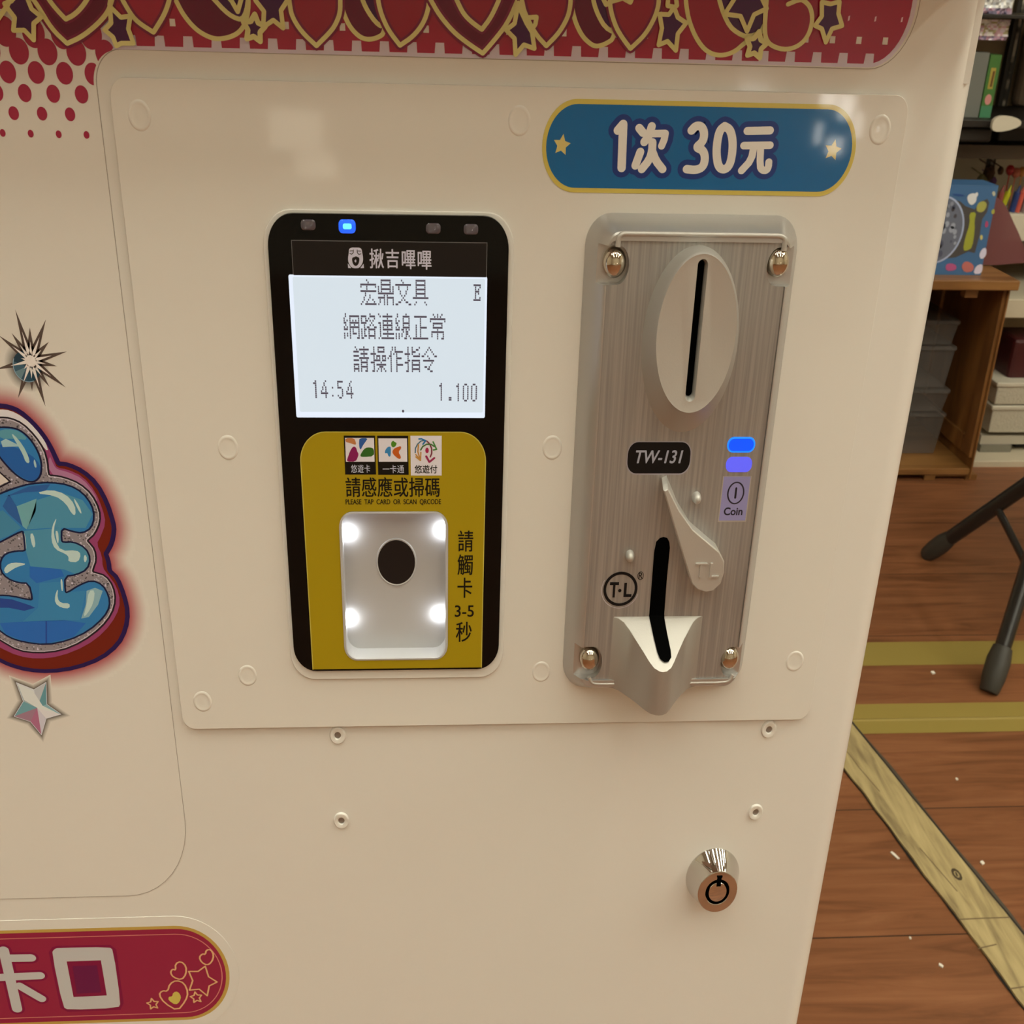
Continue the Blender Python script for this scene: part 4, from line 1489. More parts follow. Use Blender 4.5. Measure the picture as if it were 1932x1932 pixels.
b.prism(rrect(sxc - .82, sxc + .82, s1[1] + .55, s0[1] - .35, .8, 1.05, 6), FZ_ + 2.2, -7.7)
b.build('coin_slot', black_hole, frame)

# model badge
b = MB()
q = qbox(1184, 834, 1302, 893, PL)
b.flat(rrect(q[0] - .2, q[2] + .2, q[1] - .35, q[3] + .2, 2.4, 3.2), PL - .05, alb(150, 136, 122))
b.flat(rrect(q[0], q[2], q[1], q[3], 2.3, 3.1), PL - .08, alb(10, 7, 6))
put_text(b, 'TW-131', qbox(1199, 849, 1288, 874, PL), PL - .11, alb(150, 142, 132), shear=.2, fat=.07)
b.build('model_badge', label_m, frame)
# lit windows
q = qbox(1372, 824.5, 1424.5, 853.5, PL)
b = MB()
b.prism(rrect(q[0], q[2], q[1], q[3], 1.5, 1.9), PL - .12, PL + .05, m=1)
b.flat(rrect(q[0] + .35, q[2] - .35, q[1] + .4, q[3] - .4, 1.2, 1.6), PL - .15, m=0)
tag(b.build('lit_window', [bar_blue, bar_rim], frame), 'deep blue lit window bar')
q = qbox(1369.5, 862, 1418.5, 890.5, PL)
b = MB()
b.prism(rrect(q[0], q[2], q[1], q[3], 1.4, 1.8), PL - .12, PL + .05, m=0)
tag(b.build('lit_window', [bar_pale], frame), 'paler violet-blue lit window bar')
q = qbox(1361, 899, 1411, 982, PL)
b = MB()
b.flat(rect((q[0] - .25, q[1] - .35, q[2] + .25, q[3] + .1)), PL - .03, m=2)
b.flat(rect(q), PL - .05)
k = Q(1388, 930, PL)
rr = ell(k[0], k[1], 1.95, 2.85, 36)
b.ribbon(rr, .36, PL - .08, m=1, closed=True, step=6)
b.ribbon([(k[0], k[1] - 1.35), (k[0], k[1] + 1.35)], .5, PL - .08, m=1, step=4)
put_text(b, 'Coin', qbox(1365.5, 957, 1401, 972, PL), PL - .08, (0, 0, 0), m=1, bold=.025)
tag(b.build('coin_window', [coin_lav, mat('dark_mark', (.012, .01, .02), .5), cast_fine], frame), 'lavender lit window with coin symbol')
# round maker's mark
b = MB()
k = Q(1170.5, 1111, PL)
b.flat([ell(k[0], k[1], 4.35, 4.95), list(reversed(ell(k[0], k[1], 3.65, 4.15)))], PL - .08, alb(12, 9, 8))
b.ribbon(arc(k[0] - .05, k[1] - .15, 4.75, 5.4, 150, 345, 24), .12, PL - .07, alb(190, 172, 152), step=4)
put_text(b, 'T', qbox(1150, 1098, 1167, 1127, PL), PL - .08, alb(12, 9, 8), bold=.03)
put_text(b, 'L', qbox(1177, 1099.5, 1192, 1126, PL), PL - .08, alb(12, 9, 8), bold=.03)
k2 = Q(1169.3, 1114, PL)
b.flat(ell(k2[0], k2[1], .42, .5, 14), PL - .08, alb(12, 9, 8))
k = Q(1208.5, 1086, PL)
b.ribbon(ell(k[0], k[1], .72, 1.15, 20), .14, PL - .08, alb(12, 9, 8), closed=True, step=4)
put_text(b, 'R', qbox(1205, 1080, 1213, 1092, PL), PL - .08, alb(12, 9, 8))
b.build('round_mark', label_m, frame)
# small studs
for px, py in ((1316, 943), (1190, 1053)):
    q = Q(px, py, PL - 1.6)
    b = MB()
    b.loft([at_y(ell(q[0], q[1], r, n=20), y) for r, y in ((1.15, PL), (1.1, PL - .5), (1.0, PL - 1.3), (.8, PL - 1.9), (.45, PL - 2.25), (.1, PL - 2.35))])
    b.build('guide_stud', cast_fine, frame, smooth=70)
# return lever
FY = -12.6
fr = QS([(1252, 926), (1261, 922), (1283, 965), (1308, 1000), (1340, 1027), (1358, 1042), (1367, 1060), (1366.5, 1082), (1360, 1102), (1347, 1115), (1332, 1118), (1316, 1113), (1305, 1102), (1297, 1075), (1283, 1030), (1268, 980)], FY)
fr = list(reversed(fr))
bk = []
for p in fr:
    dzz = max(0, (p[1] + 121) / 24.0)
    bk.append((p[0] + .7 * dzz, p[1] + 3.8 * dzz ** 1.5))
b = MB()
ins = offset_loop(fr, -.28)
b.loft([at_y(bk, PL + .05), at_y(fr, FY + .3), at_y(ins, FY)])
lev = b.build('return_lever', cast_fine, frame)
smooth_by(lev, 35)
b = MB()
q = qbox(1311, 1062, 1333, 1089, FY)
b.box(q[0], q[2], FY - .35, FY + .1, q[3] - .45, q[3])
b.box((q[0] + q[2]) / 2 - .3, (q[0] + q[2]) / 2 + .3, FY - .34, FY + .1, q[1], q[3] - .05)
q = qbox(1339, 1062, 1357, 1089, FY)
b.box(q[0], q[0] + .55, FY - .35, FY + .1, q[1], q[3])
b.box(q[0] + .05, q[2], FY - .34, FY + .1, q[1] + .05, q[1] + .45)
b.build('raised_letters', cast_fine, frame)
# spout
tip = 11.3
cxs = 57.35
prof = [(-11.9, -.1), (-10.4, .35), (-9.1, 1.2), (-7.9, 2.6), (-6.4, 4.6), (-4.6, 7.2), (-3.3, 9.2), (-2.2, 10.5), (-.9, 11.2), (0, 11.3), (.9, 11.2), (2.1, 10.5), (3.1, 9.2), (4.4, 7.2), (6.2, 4.6), (7.9, 2.6), (9.1, 1.2), (10.4, .35), (11.9, -.1)]
b = MB()
zt_, sl_ = -147.0, 0.83
top = [(cxs + p[0], PL - p[1], zt_ - sl_ * max(p[1], 0)) for p in prof]
top2 = [(cxs + p[0] * .98, PL - p[1] * .975 + .02, zt_ - sl_ * max(p[1], 0) + .22) for p in prof]
bot = [(cxs + p[0], PL - p[1], -168.4 - .10 * p[1]) for p in prof]
n = len(prof)
vs = bot + top + top2
fs = []
for k in range(2):
    for i in range(n - 1):
        fs.append((k * n + i, k * n + i + 1, (k + 1) * n + i + 1, (k + 1) * n + i))
fs.append(tuple(range(2 * n, 3 * n)))
fs.append(tuple(reversed(range(n))))
fs.append((0, n, 2 * n, 3 * n - 1, 2 * n - 1, n - 1))
b.raw(vs, fs)
sp_ = b.build('coin_spout', [spout_m], frame)
bm = bmesh.new()
bm.from_mesh(sp_.data)
bmesh.ops.recalc_face_normals(bm, faces=bm.faces)
bm.to_mesh(sp_.data)
bm.free()
smooth_by(sp_, 40)


def spoint(px, py):
    """point on the sloping top of the spout"""
    r = ray(px, py)
    # plane: z = zt_ - sl_*(PL - y)
    # x = r0 t, y = r1 t - D, z = r2 t
    t = (zt_ - sl_ * PL - sl_ * CAM_D) / (r[2] - sl_ * r[1])
    return (r[0] * t, r[1] * t - CAM_D - .3, r[2] * t + .3)


b = MB()
pu = [Q(px, py, PL - .06) for px, py in ((1224.5, 1163), (1230, 1095), (1234, 1042), (1238, 1022), (1245, 1015), (1252, 1013), (1259, 1015), (1263, 1023), (1264, 1034), (1258, 1095), (1253, 1163))]
b.flat(list(reversed(pu)), PL - .07)
lowp = [(1224, 1158), (1225, 1168), (1232, 1200), (1240, 1232), (1245, 1244), (1253, 1250), (1261, 1249), (1266, 1241), (1265, 1228), (1258, 1195), (1253, 1167), (1253, 1158)]
lp = [spoint(*p) for p in lowp]
b.face(list(lp))
slo = b.build('return_slot', black_hole, frame)

# ---------------------------------------------------------------- key lock
lc = (82.85, -241.2)
b = MB()
prof = [(10.7, -.02), (10.65, -.25), (10.45, -.5), (7.95, -6.2), (7.8, -6.6), (7.6, -6.75), (4.9, -6.75), (4.7, -6.6), (4.7, -5.2)]
b.loft([at_y(ell(lc[0], lc[1], r * .75, r, 56), y) for r, y in prof], cap1=False)
lock = b.build('key_lock', chrome, machine, smooth=28)
tag(lock, 'round chrome key lock')
b = MB()
b.loft([at_y(ell(lc[0], lc[1], r * .75, r, 40), y) for r, y in ((3.65, -5.0), (3.65, -6.6), (3.5, -6.8), (3.2, -6.85))])
b.build('lock_core', chrome, lock, smooth=30)
b = MB()
b.flat(ell(lc[0], lc[1], 4.72 * .75, 4.72, 40), -5.3)
kz = lc[1] + 3.0
b.prism([(lc[0] - .62, kz - .6), (lc[0] + .62, kz - .6), (lc[0] + .62, kz + 2.6), (lc[0] + .8, kz + 2.9), (lc[0] + .8, kz + 3.3), (lc[0] - .8, kz + 3.3), (lc[0] - .8, kz + 2.9), (lc[0] - .62, kz + 2.6)], -6.95, -5.4)
b.build('keyway', black_hole, lock)
# ------------------------------------------------------------------ floor details
strip_wood = mat('raw_pine', (0.6, 0.45, 0.22), 0.6)
ramp_noise(strip_wood, 9.0, (14.0, 1.6, 14.0), [(0.30, (0.25, 0.19, 0.095)), (0.5, (0.43, 0.34, 0.165)), (0.72, (0.54, 0.44, 0.22))], 8.0, distortion=.6)
dirt = mat('black_sealant', (0.012, 0.010, 0.009), 0.6)
tape_m = mat('yellow_tape', (0.33, 0.25, 0.062), 0.45, bump=(90, .25, .0006))
dx_, dy_ = (568.3 - 519.8) / (535.0 - 854.4), 1.0
A = FL(1606, 1372)


def strip_pt(y, side):
    l0, l1 = (474.7, 783.0), (524.5, 444.6)
    r0, r1 = (519.8, 854.4), (567.6, 533.9)
    p0, p1 = (l0, l1) if side == 'l' else (r0, r1)
    t = (y - p0[1]) / (p1[1] - p0[1])
    return p0[0] + (p1[0] - p0[0]) * t


rnd = random.Random(3)
b = MB()
ys = [1000 - i * 26 for i in range(45)]
lf = [(strip_pt(y, 'l') + rnd.uniform(-1.3, 1.3), y) for y in ys]
rt = [(strip_pt(y, 'r') - 5.5 + rnd.uniform(-.5, .5), y) for y in ys]
for i in range(len(ys) - 1):
    v = [(lf[i + 1][0], lf[i + 1][1], FZ + 3), (rt[i + 1][0], rt[i + 1][1], FZ + 3), (rt[i][0], rt[i][1], FZ + 3), (lf[i][0], lf[i][1], FZ + 3)]
    b.face(v)
    b.face([(lf[i][0], lf[i][1], FZ + 3), (lf[i][0], lf[i][1], FZ), (lf[i + 1][0], lf[i + 1][1], FZ), (lf[i + 1][0], lf[i + 1][1], FZ + 3)])
    b.face([(rt[i + 1][0], rt[i + 1][1], FZ + 3), (rt[i + 1][0], rt[i + 1][1], FZ), (rt[i][0], rt[i][1], FZ), (rt[i][0], rt[i][1], FZ + 3)])
st = b.build('trim_1', strip_wood)
tag(st, 'worn pale wooden strip let into the red-brown floor', kind='structure')
edgew = [max(.3, rnd.uniform(-.8, 3.2)) for _ in ys]
b = MB()
for i in range(len(ys) - 1):
    b.face([(rt[i + 1][0], rt[i + 1][1], FZ + .9), (rt[i + 1][0] + 4.0, rt[i + 1][1], FZ + .9), (rt[i][0] + 4.0, rt[i][1], FZ + .9), (rt[i][0], rt[i][1], FZ + .9)])
    w0, w1 = edgew[i], edgew[i + 1]
    b.face([(lf[i + 1][0] - w1, lf[i + 1][1], FZ + .9), (lf[i + 1][0], lf[i + 1][1], FZ + .9), (lf[i][0], lf[i][1], FZ + .9), (lf[i][0] - w0, lf[i][1], FZ + .9)])
b.build('sealant_gap', dirt, st)
gl_m = mat('grey_glue', (0.09, 0.075, 0.055), 0.5)
b = MB()
for i in range(len(ys) - 1):
    w0, w1 = 2.5 + 1.5 * math.sin(i * .9), 2.5 + 1.5 * math.sin((i + 1) * .9)
    b.face([(rt[i + 1][0] + 3.6, rt[i + 1][1], FZ + .8), (rt[i + 1][0] + 3.8 + w1, rt[i + 1][1], FZ + .8), (rt[i][0] + 3.8 + w0, rt[i][1], FZ + .8), (rt[i][0] + 3.6, rt[i][1], FZ + .8)])
b.build('glue_line', gl_m, st)
k = FL(1805, 1650, FZ + 3)
b = MB()
for i in range(10):
    a = 2 * math.pi * i / 10
    b.face([(k[0] + 4.6 * math.cos(a + d) * r, k[1] + 9 * math.sin(a + d) * r, FZ + 3.3) for d, r in ((0, .55), (0, 1), (.63, 1), (.63, .55))])
b.face([(k[0] - 1.5, k[1] - 3, FZ + 3.4), (k[0] + .3, k[1] - 3, FZ + 3.4), (k[0] + .9, k[1] + 3, FZ + 3.4), (k[0] - .8, k[1] + 3, FZ + 3.4)])
knot_m = mat('knot_brown', (0.07, 0.05, 0.025), 0.7)
b.build('knot', knot_m, st)
crack_m = mat('crack_brown', (.17, .12, .06), .7)
for pts in ([(1598, 1418), (1622, 1450), (1660, 1494)], [(1735, 1600), (1770, 1640), (1806, 1682)], [(1810, 1735), (1850, 1733), (1905, 1731)], [(1905, 1866), (1932, 1862)], [(1845, 1790), (1880, 1782)]):
    q = [FL(px, py, FZ + 3) for px, py in pts]
    b = MB()
    b.raw([(x, y + s_, FZ + 3.25) for x, y in q for s_ in (-.8, .8)], [(2 * i, 2 * i + 2, 2 * i + 3, 2 * i + 1) for i in range(len(q) - 1)])
    b.raw([(x + s_, y, FZ + 3.22) for x, y in q for s_ in (-.6, .6)], [(2 * i, 2 * i + 1, 2 * i + 3, 2 * i + 2) for i in range(len(q) - 1)])
    b.build('crack', crack_m, st)

for y0_, y1_, lab in ((1003.5, 1062.5, "yellow floor tape stripe crossed by the stool's near leg, farther of two"), (853, 915, 'yellow floor tape stripe nearer the wooden strip with a creased edge')):
    b = MB()
    n_ = 42
    for i in range(n_):
        xa_, xb_ = -500 + i * 50, -450 + i * 50
        b.face([(xa_, y0_, FZ + .5), (xb_, y0_, FZ + .5), (xb_, y1_, FZ + .5), (xa_, y1_, FZ + .5)])
    if y0_ < 900:
        b.raw([(-500, 878, FZ + .5), (1600, 878, FZ + .5), (1600, 881, FZ + 1.6), (-500, 881, FZ + 1.6), (-500, 884, FZ + .5), (1600, 884, FZ + .5)], [(0, 1, 3 - 1, 3), (3, 2, 5, 4)])
    tag(b.build('floor_tape', tape_m), lab, 'floor tape', 'yellow floor tapes')

scrap = mat('paper_white', (0.85, 0.82, 0.74), 0.6)
for px, py, sx_, sy_, rot, lab in ((1688, 1615, 4.2, 1.2, -1.0, 'long white paper scrap on the floor left of the wooden strip'), (1853, 1629, 2.0, 1.4, .4, 'white crumb on the floor right of the wooden strip'),
                                   (1805, 1471, 1.2, 1.0, 0, 'tiny white speck on the boards below the nearer tape'), (1760, 1270, 2.6, 1.8, .3, 'white crumb on the floor between the two tapes'),
                                   (1775, 1823, 1.8, 1.1, -.6, 'white crumb on the floor near the bottom of the picture'), (1717, 1771, .9, .8, 0, 'pinkish speck beside the plank joint')):
    q = FL(px, py)
    b = MB()
    c_, s_ = math.cos(rot), math.sin(rot)
    pts = [(-sx_, -sy_), (sx_ * .8, -sy_ * 1.1), (sx_ * 1.1, sy_ * .7), (0, sy_ * 1.2), (-sx_ * .9, sy_)]
    pts = [(q[0] + x * c_ - y * s_, q[1] + (x * s_ + y * c_) * 1.5) for x, y in pts]
    b.raw([(x, y, FZ + .4) for x, y in pts] + [(x, y, FZ + 1.6) for x, y in pts], [(0, 1, 2, 3, 4)[::-1], (5, 6, 7, 8, 9)] + [(i, (i + 1) % 5, 5 + (i + 1) % 5, 5 + i) for i in range(5)])
    tag(b.build('paper_scrap', scrap), lab, 'paper scrap', 'scraps on the floor')

# ------------------------------------------------------------------ folding chair legs
steel_blk = mat('black_steel_tube', (0.012, 0.012, 0.013), 0.28, coat=.3)
rubber = mat('grey_rubber', (0.045, 0.043, 0.038), 0.55)
f1, f2 = FL(1757, 1040, FZ + 14), FL(1872, 1285, FZ + 14)


def on_x(px, py, x):
    r = ray(px, py)
    t = x / r[0]
    return (r[0] * t, r[1] * t - CAM_D, r[2] * t)


chair = thing('folding_stool', 900, 1120, FZ, 'black steel folding stool with crossed tube legs and grey rubber feet', 'stool')
p1 = on_x(1915, 930, f1[0] + 55)
d1 = Vector((p1[0] - f1[0], p1[1] - f1[1], p1[2] - (FZ + 14)))
k1 = (430) / d1.z
e1 = (f1[0] + d1.x * k1, f1[1] + d1.y * k1, FZ + 14 + d1.z * k1)
r2 = ray(1936, 1080)
# near leg leans back over the far foot
yy2 = f2[1] + 70
t2 = (yy2 + CAM_D) / r2[1]
p2 = (r2[0] * t2, yy2, r2[2] * t2)
d2 = Vector((p2[0] - f2[0], p2[1] - f2[1], p2[2] - (FZ + 14)))
k2 = 430 / d2.z
e2 = (f2[0] + d2.x * k2, f2[1] + d2.y * k2, FZ + 14 + d2.z * k2)


def leg(parent, a, e, fs=1.0):
    b = MB()
    b.tube([a, e], 12.5, n=18)
    l = b.build('leg', steel_blk, parent, smooth=40)
    b = MB()
    av, ev = Vector(a), Vector(e)
    u = (ev - av).normalized()
    b.tube([tuple(av - u * 15), tuple(av - u * 12), tuple(av + u * 6), tuple(av + u * 28), tuple(av + u * 46), tuple(av + u * 47)], [r_ * fs for r_ in (13, 15, 18, 18.5, 15, 12.6)], n=20)
    b.build('rubber_foot', rubber, l, smooth=40)
    return l


a1, a2 = (f1[0], f1[1], FZ + 14), (f2[0], f2[1], FZ + 14)
leg(chair, a1, e1, .86)
leg(chair, a2, e2)
OFF = 330
for a, e in ((a1, e1), (a2, e2)):
    leg(chair, (a[0] + OFF, a[1], a[2]), (e[0] + OFF, e[1], e[2]))
# brace between the crossing tubes
bp = on_x(1880, 955, f1[0] + 42)
q = on_x(1936, 1065, (bp[0] + 14))
b = MB()
b.tube([bp, q, (2 * q[0] - bp[0], 2 * q[1] - bp[1], 2 * q[2] - bp[2])], 6.5, n=12)
b.build('brace', steel_blk, chair, smooth=40)
zt = FZ + 14 + 430
b = MB()
xs_ = [e1[0], e2[0], e1[0] + OFF, e2[0] + OFF]
ys_ = [e1[1], e2[1]]
b.box(min(xs_) - 15, max(xs_) + 15, min(ys_) - 30, max(ys_) + 30, zt - 4, zt + 22)
b.build('seat', mat('stool_seat', (.02, .02, .022), .5), chair, bevel=6)

# ------------------------------------------------------------------ wooden display cabinet
pine = mat('orange_pine', (0.3, 0.14, 0.04), 0.42, coat=.15)
ramp_noise(pine, 5.0, (9.0, 3.0, 0.7), [(0.3, (0.13, 0.052, 0.014)), (0.5, (0.24, 0.105, 0.03)), (0.7, (0.34, 0.165, 0.052))], 6.0, distortion=1.2)
pine_h = mat('orange_pine_edge', (0.3, 0.14, 0.04), 0.42, coat=.15)
ramp_noise(pine_h, 5.0, (0.8, 6.0, 9.0), [(0.3, (0.15, 0.065, 0.018)), (0.5, (0.25, 0.115, 0.034)), (0.7, (0.34, 0.17, 0.055))], 6.0, distortion=.8)
CY = 1622.0
ztop = Q(1840, 526, CY)[1]
ztb = Q(1840, 545, CY)[1]
xtr = Q(1918, 536, CY)[0]
xR = Q(1905, 560, CY)[0]
xRi = Q(1893, 600, CY)[0]
zbt = Q(1810, 885, CY)[1]
zbb = Q(1810, 897, CY)[1]
XL = 590.0
DEP = 300.0
cabn = thing('display_cabinet', (XL + xR) / 2, CY + DEP / 2, FZ, 'orange pine open-front display cabinet standing on the floor', 'cabinet')
b = MB()
b.box(XL - 8, xtr, CY - 12, CY + DEP + 10, ztb, ztop)
b.build('top_board', pine_h, cabn, bevel=2)
b = MB()
b.box(xRi, xR, CY, CY + DEP, FZ + 4, ztb)
b.build('side_panel', pine, cabn, bevel=1.5)
b = MB()
b.box(XL, XL + (xR - xRi), CY, CY + DEP, FZ + 4, ztb)
b.build('side_panel', pine, cabn, bevel=1.5)
b = MB()
b.box(XL + 14, xRi, CY + 2, CY + DEP, zbb, zbt)
b.build('bottom_board', pine_h, cabn, bevel=1.5)
b = MB()
b.box(XL + 14, xRi, CY + DEP - 8, CY + DEP, zbt, ztb)
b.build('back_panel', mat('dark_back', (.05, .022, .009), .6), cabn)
# frame pieces on the inside of the right panel
b = MB()
b.box(xRi - 6, xRi, CY + 6, CY + 40, zbt + 20, ztb - 4)
b.box(xRi - 6, xRi, CY + DEP - 60, CY + DEP - 10, zbt + 20, ztb - 4)
b.box(xRi - 6, xRi, CY + 40, CY + DEP - 60, zbt + 20, zbt + 52)
b.build('panel_frame', pine, cabn, bevel=1)
q0, q1 = Q(1823, 546, CY + 4), Q(1844, 562, CY + 4)
b = MB()
b.box(q0[0], q1[0], CY + 4, CY + 24, q1[1], ztb)
b.build('cleat', pine_h, cabn, bevel=1)
q0, q1 = Q(1744, 897, CY + 6), Q(1762, 910, CY + 6)
for xx in (q0[0], xRi - 4):
    b = MB()
    b.box(xx, xx + (q1[0] - q0[0]), CY + 4, CY + 30, FZ, zbb)
    b.build('foot_block', pine_h, cabn, bevel=1)
b = MB()
b.box(q1[0], xRi, CY + 8, CY + 20, FZ + 6, zbb - 1)
b.build('foot_rail', pine_h, cabn, bevel=1)

# clear plastic bins stacked in the cabinet
clear = bpy.data.materials.new('clear_plastic')
clear.use_nodes = True
nt = clear.node_tree
for nd in list(nt.nodes):
    nt.nodes.remove(nd)
out = nt.nodes.new('ShaderNodeOutputMaterial')
mixn = nt.nodes.new('ShaderNodeMixShader')
tr = nt.nodes.new('ShaderNodeBsdfTransparent')
tr.inputs[0].default_value = (.80, .78, .76, 1)
gls = nt.nodes.new('ShaderNodeBsdfPrincipled')
gls.inputs['Base Color'].default_value = (.55, .52, .50, 1)
gls.inputs['Roughness'].default_value = .18
mixn.inputs[0].default_value = .14
nt.links.new(tr.outputs[0], mixn.inputs[1])
nt.links.new(gls.outputs[0], mixn.inputs[2])
nt.links.new(mixn.outputs[0], out.inputs[0])
lab_b = ['clear plastic bin at the top of the stack in the cabinet', 'clear plastic bin second from the top of the stack', 'clear plastic bin third from the top, above the lowest', 'clear plastic bin at the bottom of the stack on the cabinet floor']
BY = CY + 70
bands = [(603, 652), (652, 733), (733, 778), (778, 850)]
zz = [Q(1790, y, BY)[1] for y in (603, 652, 733, 778)] + [zbt + .5]
xbr = [Q(1806, 625, BY)[0], Q(1796, 690, BY)[0], Q(1787, 755, BY)[0], Q(1777, 810, BY)[0]]
for i in range(4):
    z1_, z0_ = zz[i] - 1.5, zz[i + 1] + .5
    xr_ = xbr[i]
    bn = thing('clear_bin', (XL + xr_) / 2, BY + 100, z0_, lab_b[i], 'plastic bin', 'clear bins in the cabinet')
    b = MB()
    xl_ = XL + 24
    n = 1.6
    tp = 5
    o_b = [(xl_ + tp, BY + tp), (xr_ - tp, BY + tp), (xr_ - tp, BY + 200), (xl_ + tp, BY + 200)]
    o_t = [(xl_, BY), (xr_, BY), (xr_, BY + 206), (xl_, BY + 206)]
    vs = [(x, y, z0_) for x, y in o_b] + [(x, y, z1_ - 7) for x, y in o_t]
    b.raw(vs, [(3, 2, 1, 0)] + [(k_, (k_ + 1) % 4, 4 + (k_ + 1) % 4, 4 + k_) for k_ in range(4)])
    b.build('tray', clear, bn)
    b = MB()
    b.box(xl_ - 2, xr_ + 2, BY - 3, BY + 208, z1_ - 7, z1_)
    b.build('lid', clear, bn, bevel=1)

# ------------------------------------------------------------------ on top of the cabinet
TY = CY + 25
b = MB()
BLUE = alb(58, 88, 106)
q = [Q(1775, 350, TY), Q(1887, 349, TY)]
xtl = 760.0
x_r, z_t = Q(1868, 430, TY)[0], Q(1880, 350, TY)[1]
tb = MB()
card = mat('printed_ink_card', (.5, .5, .5), .4, attr=True)
tb.box(xtl, x_r, TY, TY + 60, ztop + .5, z_t, c=BLUE)
T9 = 6.44


def TQ(pts):
    return QS(pts, TY, T9, 1752, 260)


win = TQ([(60, 790), (300, 750), (380, 770), (450, 830), (560, 870), (640, 770), (715, 740), (735, 790), (710, 900), (650, 990), (620, 1180), (590, 1290), (560, 1400), (480, 1380), (330, 1450), (120, 1480), (-60, 1500), (-60, 850)])
tb.flat(win, TY - .4, alb(66, 60, 50))
for pts, c in (([(600, 790), (660, 765), (705, 790), (700, 850), (655, 905), (590, 900), (580, 850)], (150, 140, 60)), ([(490, 910), (580, 900), (555, 1000), (560, 1120), (530, 1330), (470, 1370), (415, 1370), (440, 1220), (500, 1040)], (140, 136, 40)),
               ([(480, 690), (540, 670), (560, 680), (590, 655), (605, 690), (580, 720), (580, 770), (530, 820), (490, 800), (465, 740)], (196, 186, 160)), ([(765, 660), (800, 645), (815, 690), (785, 715)], (170, 160, 120)),
               ([(680, 1060), (700, 1000), (725, 1030), (720, 1080), (690, 1090)], (160, 60, 80)), ([(620, 1190), (650, 1175), (660, 1220), (630, 1250)], (180, 160, 80)), ([(645, 1350), (700, 1330), (700, 1430), (640, 1480), (610, 1430)], (190, 176, 168)),
               ([(570, 1560), (640, 1530), (660, 1560), (640, 1650), (540, 1655)], (190, 172, 160)), ([(205, 1540), (270, 1520), (340, 1550), (330, 1610), (210, 1620)], (160, 72, 96)), ([(390, 1560), (450, 1490), (550, 1540), (540, 1620), (440, 1640)], (168, 92, 74)),
               ([(760, 880), (800, 860), (800, 920), (765, 930)], (150, 140, 50)), ([(290, 675), (430, 690), (430, 715), (290, 700)], (34, 62, 96))):
    tb.flat(smooth_line(TQ(pts), 1, True), TY - .6, alb(*c))
wcx, wcz = Q(1752 + 190 / T9, 260 + 1120 / T9, TY)
wl = ell(wcx - 12, wcz, 44, 56, 40)
tb.flat(wl, TY - .5, alb(92, 92, 90))
tb.ribbon(wl, 3.0, TY - .8, alb(150, 152, 152), closed=True, step=6)
rn = random.Random(8)
for _ in range(60):
    a, rr_ = rn.uniform(0, 6.28), rn.uniform(0, .9)
    x, z = wcx - 12 + 44 * rr_ * math.cos(a), wcz + 56 * rr_ * math.sin(a)
    s_ = rn.uniform(1.5, 5)
    tb.flat(ell(x, z, s_, s_ * 1.3, 8), TY - .7, alb(*rn.choice([(120, 118, 112), (70, 70, 74), (140, 138, 130), (64, 58, 54)])))
tag(tb.build('toy_box', card), 'blue toy box with a window showing a grey wheel, on the wooden cabinet', 'toy box')

# pink translucent round-shouldered board leaning behind the toy box
pink_m = bpy.data.materials.new('pink_acrylic')
pink_m.use_nodes = True
nt = pink_m.node_tree
pb = nt.nodes['Principled BSDF']
pb.inputs['Base Color'].default_value = (.22, .088, .095, 1)
pb.inputs['Roughness'].default_value = .12
pb.inputs['Alpha'].default_value = .82
PY = TY + 75
b = MB()
pts = QS([(1700, 520), (1935, 520), (1932, 500), (1920, 465), (1908, 440), (1897, 415), (1885, 398), (1870, 390), (1850, 392), (1700, 430)], PY)
b.prism(list(smooth_line(list(reversed(pts)), 1, True)), PY, PY + 5)
o = b.build('acrylic_board', pink_m)
tag(o, 'pink translucent acrylic board standing behind the blue toy box', 'acrylic board')
o.location.z = (ztop + CAM_H + .5) * MM

# ------------------------------------------------------------------ gondola shelving behind
GY = 1990.0
rack_d = mat('rack_brown', (.055, .036, .02), .5)
rack_b = mat('rack_back_board', (.26, .19, .105), .6)
rack_dark = mat('rack_dark', (.012, .009, .007), .5)
cream = mat('rack_cream', (.58, .52, .40), .5)
grey_m = mat('grey_goods', (.16, .17, .16), .35)
rack = thing('shelf_rack', 1100, GY + 60, FZ, 'brown shop shelving rack with slotted posts and cream lower shelves', 'shelving')
slot_m = mat('slot_light', (.30, .27, .23), .5)
ramp_noise(slot_m, 26.0, (.01, .01, 1.0), [(.45, (.02, .015, .01)), (.55, (.40, .36, .30))], 2.0)
X0, X1 = 560, 2200
XB = xtr + 6
b = MB()
b.box(X0, X1, GY + 60, GY + 70, FZ + 40, 700)
b.build('back_panel', rack_b, rack)


def px_x(px, py, y):
    return Q(px, py, y)[0]


def px_z(py, y, px=1870):
    return Q(px, py, y)[1]


xp = px_x(1904, 130, GY + 44)
for k_, xx in enumerate((xp, xp + 620, xp - 620)):
    if xx > X1 or xx < X0:
        continue
    b = MB()
    b.box(xx - 8, xx + 10, GY + 44, GY + 60, FZ, 700)
    b.build('post', rack_dark, rack)
    b = MB()
    b.box(xx + 0, xx + 5, GY + 42.5, GY + 43.9, -420, 680)
    b.build('slot_strip', slot_m, rack)
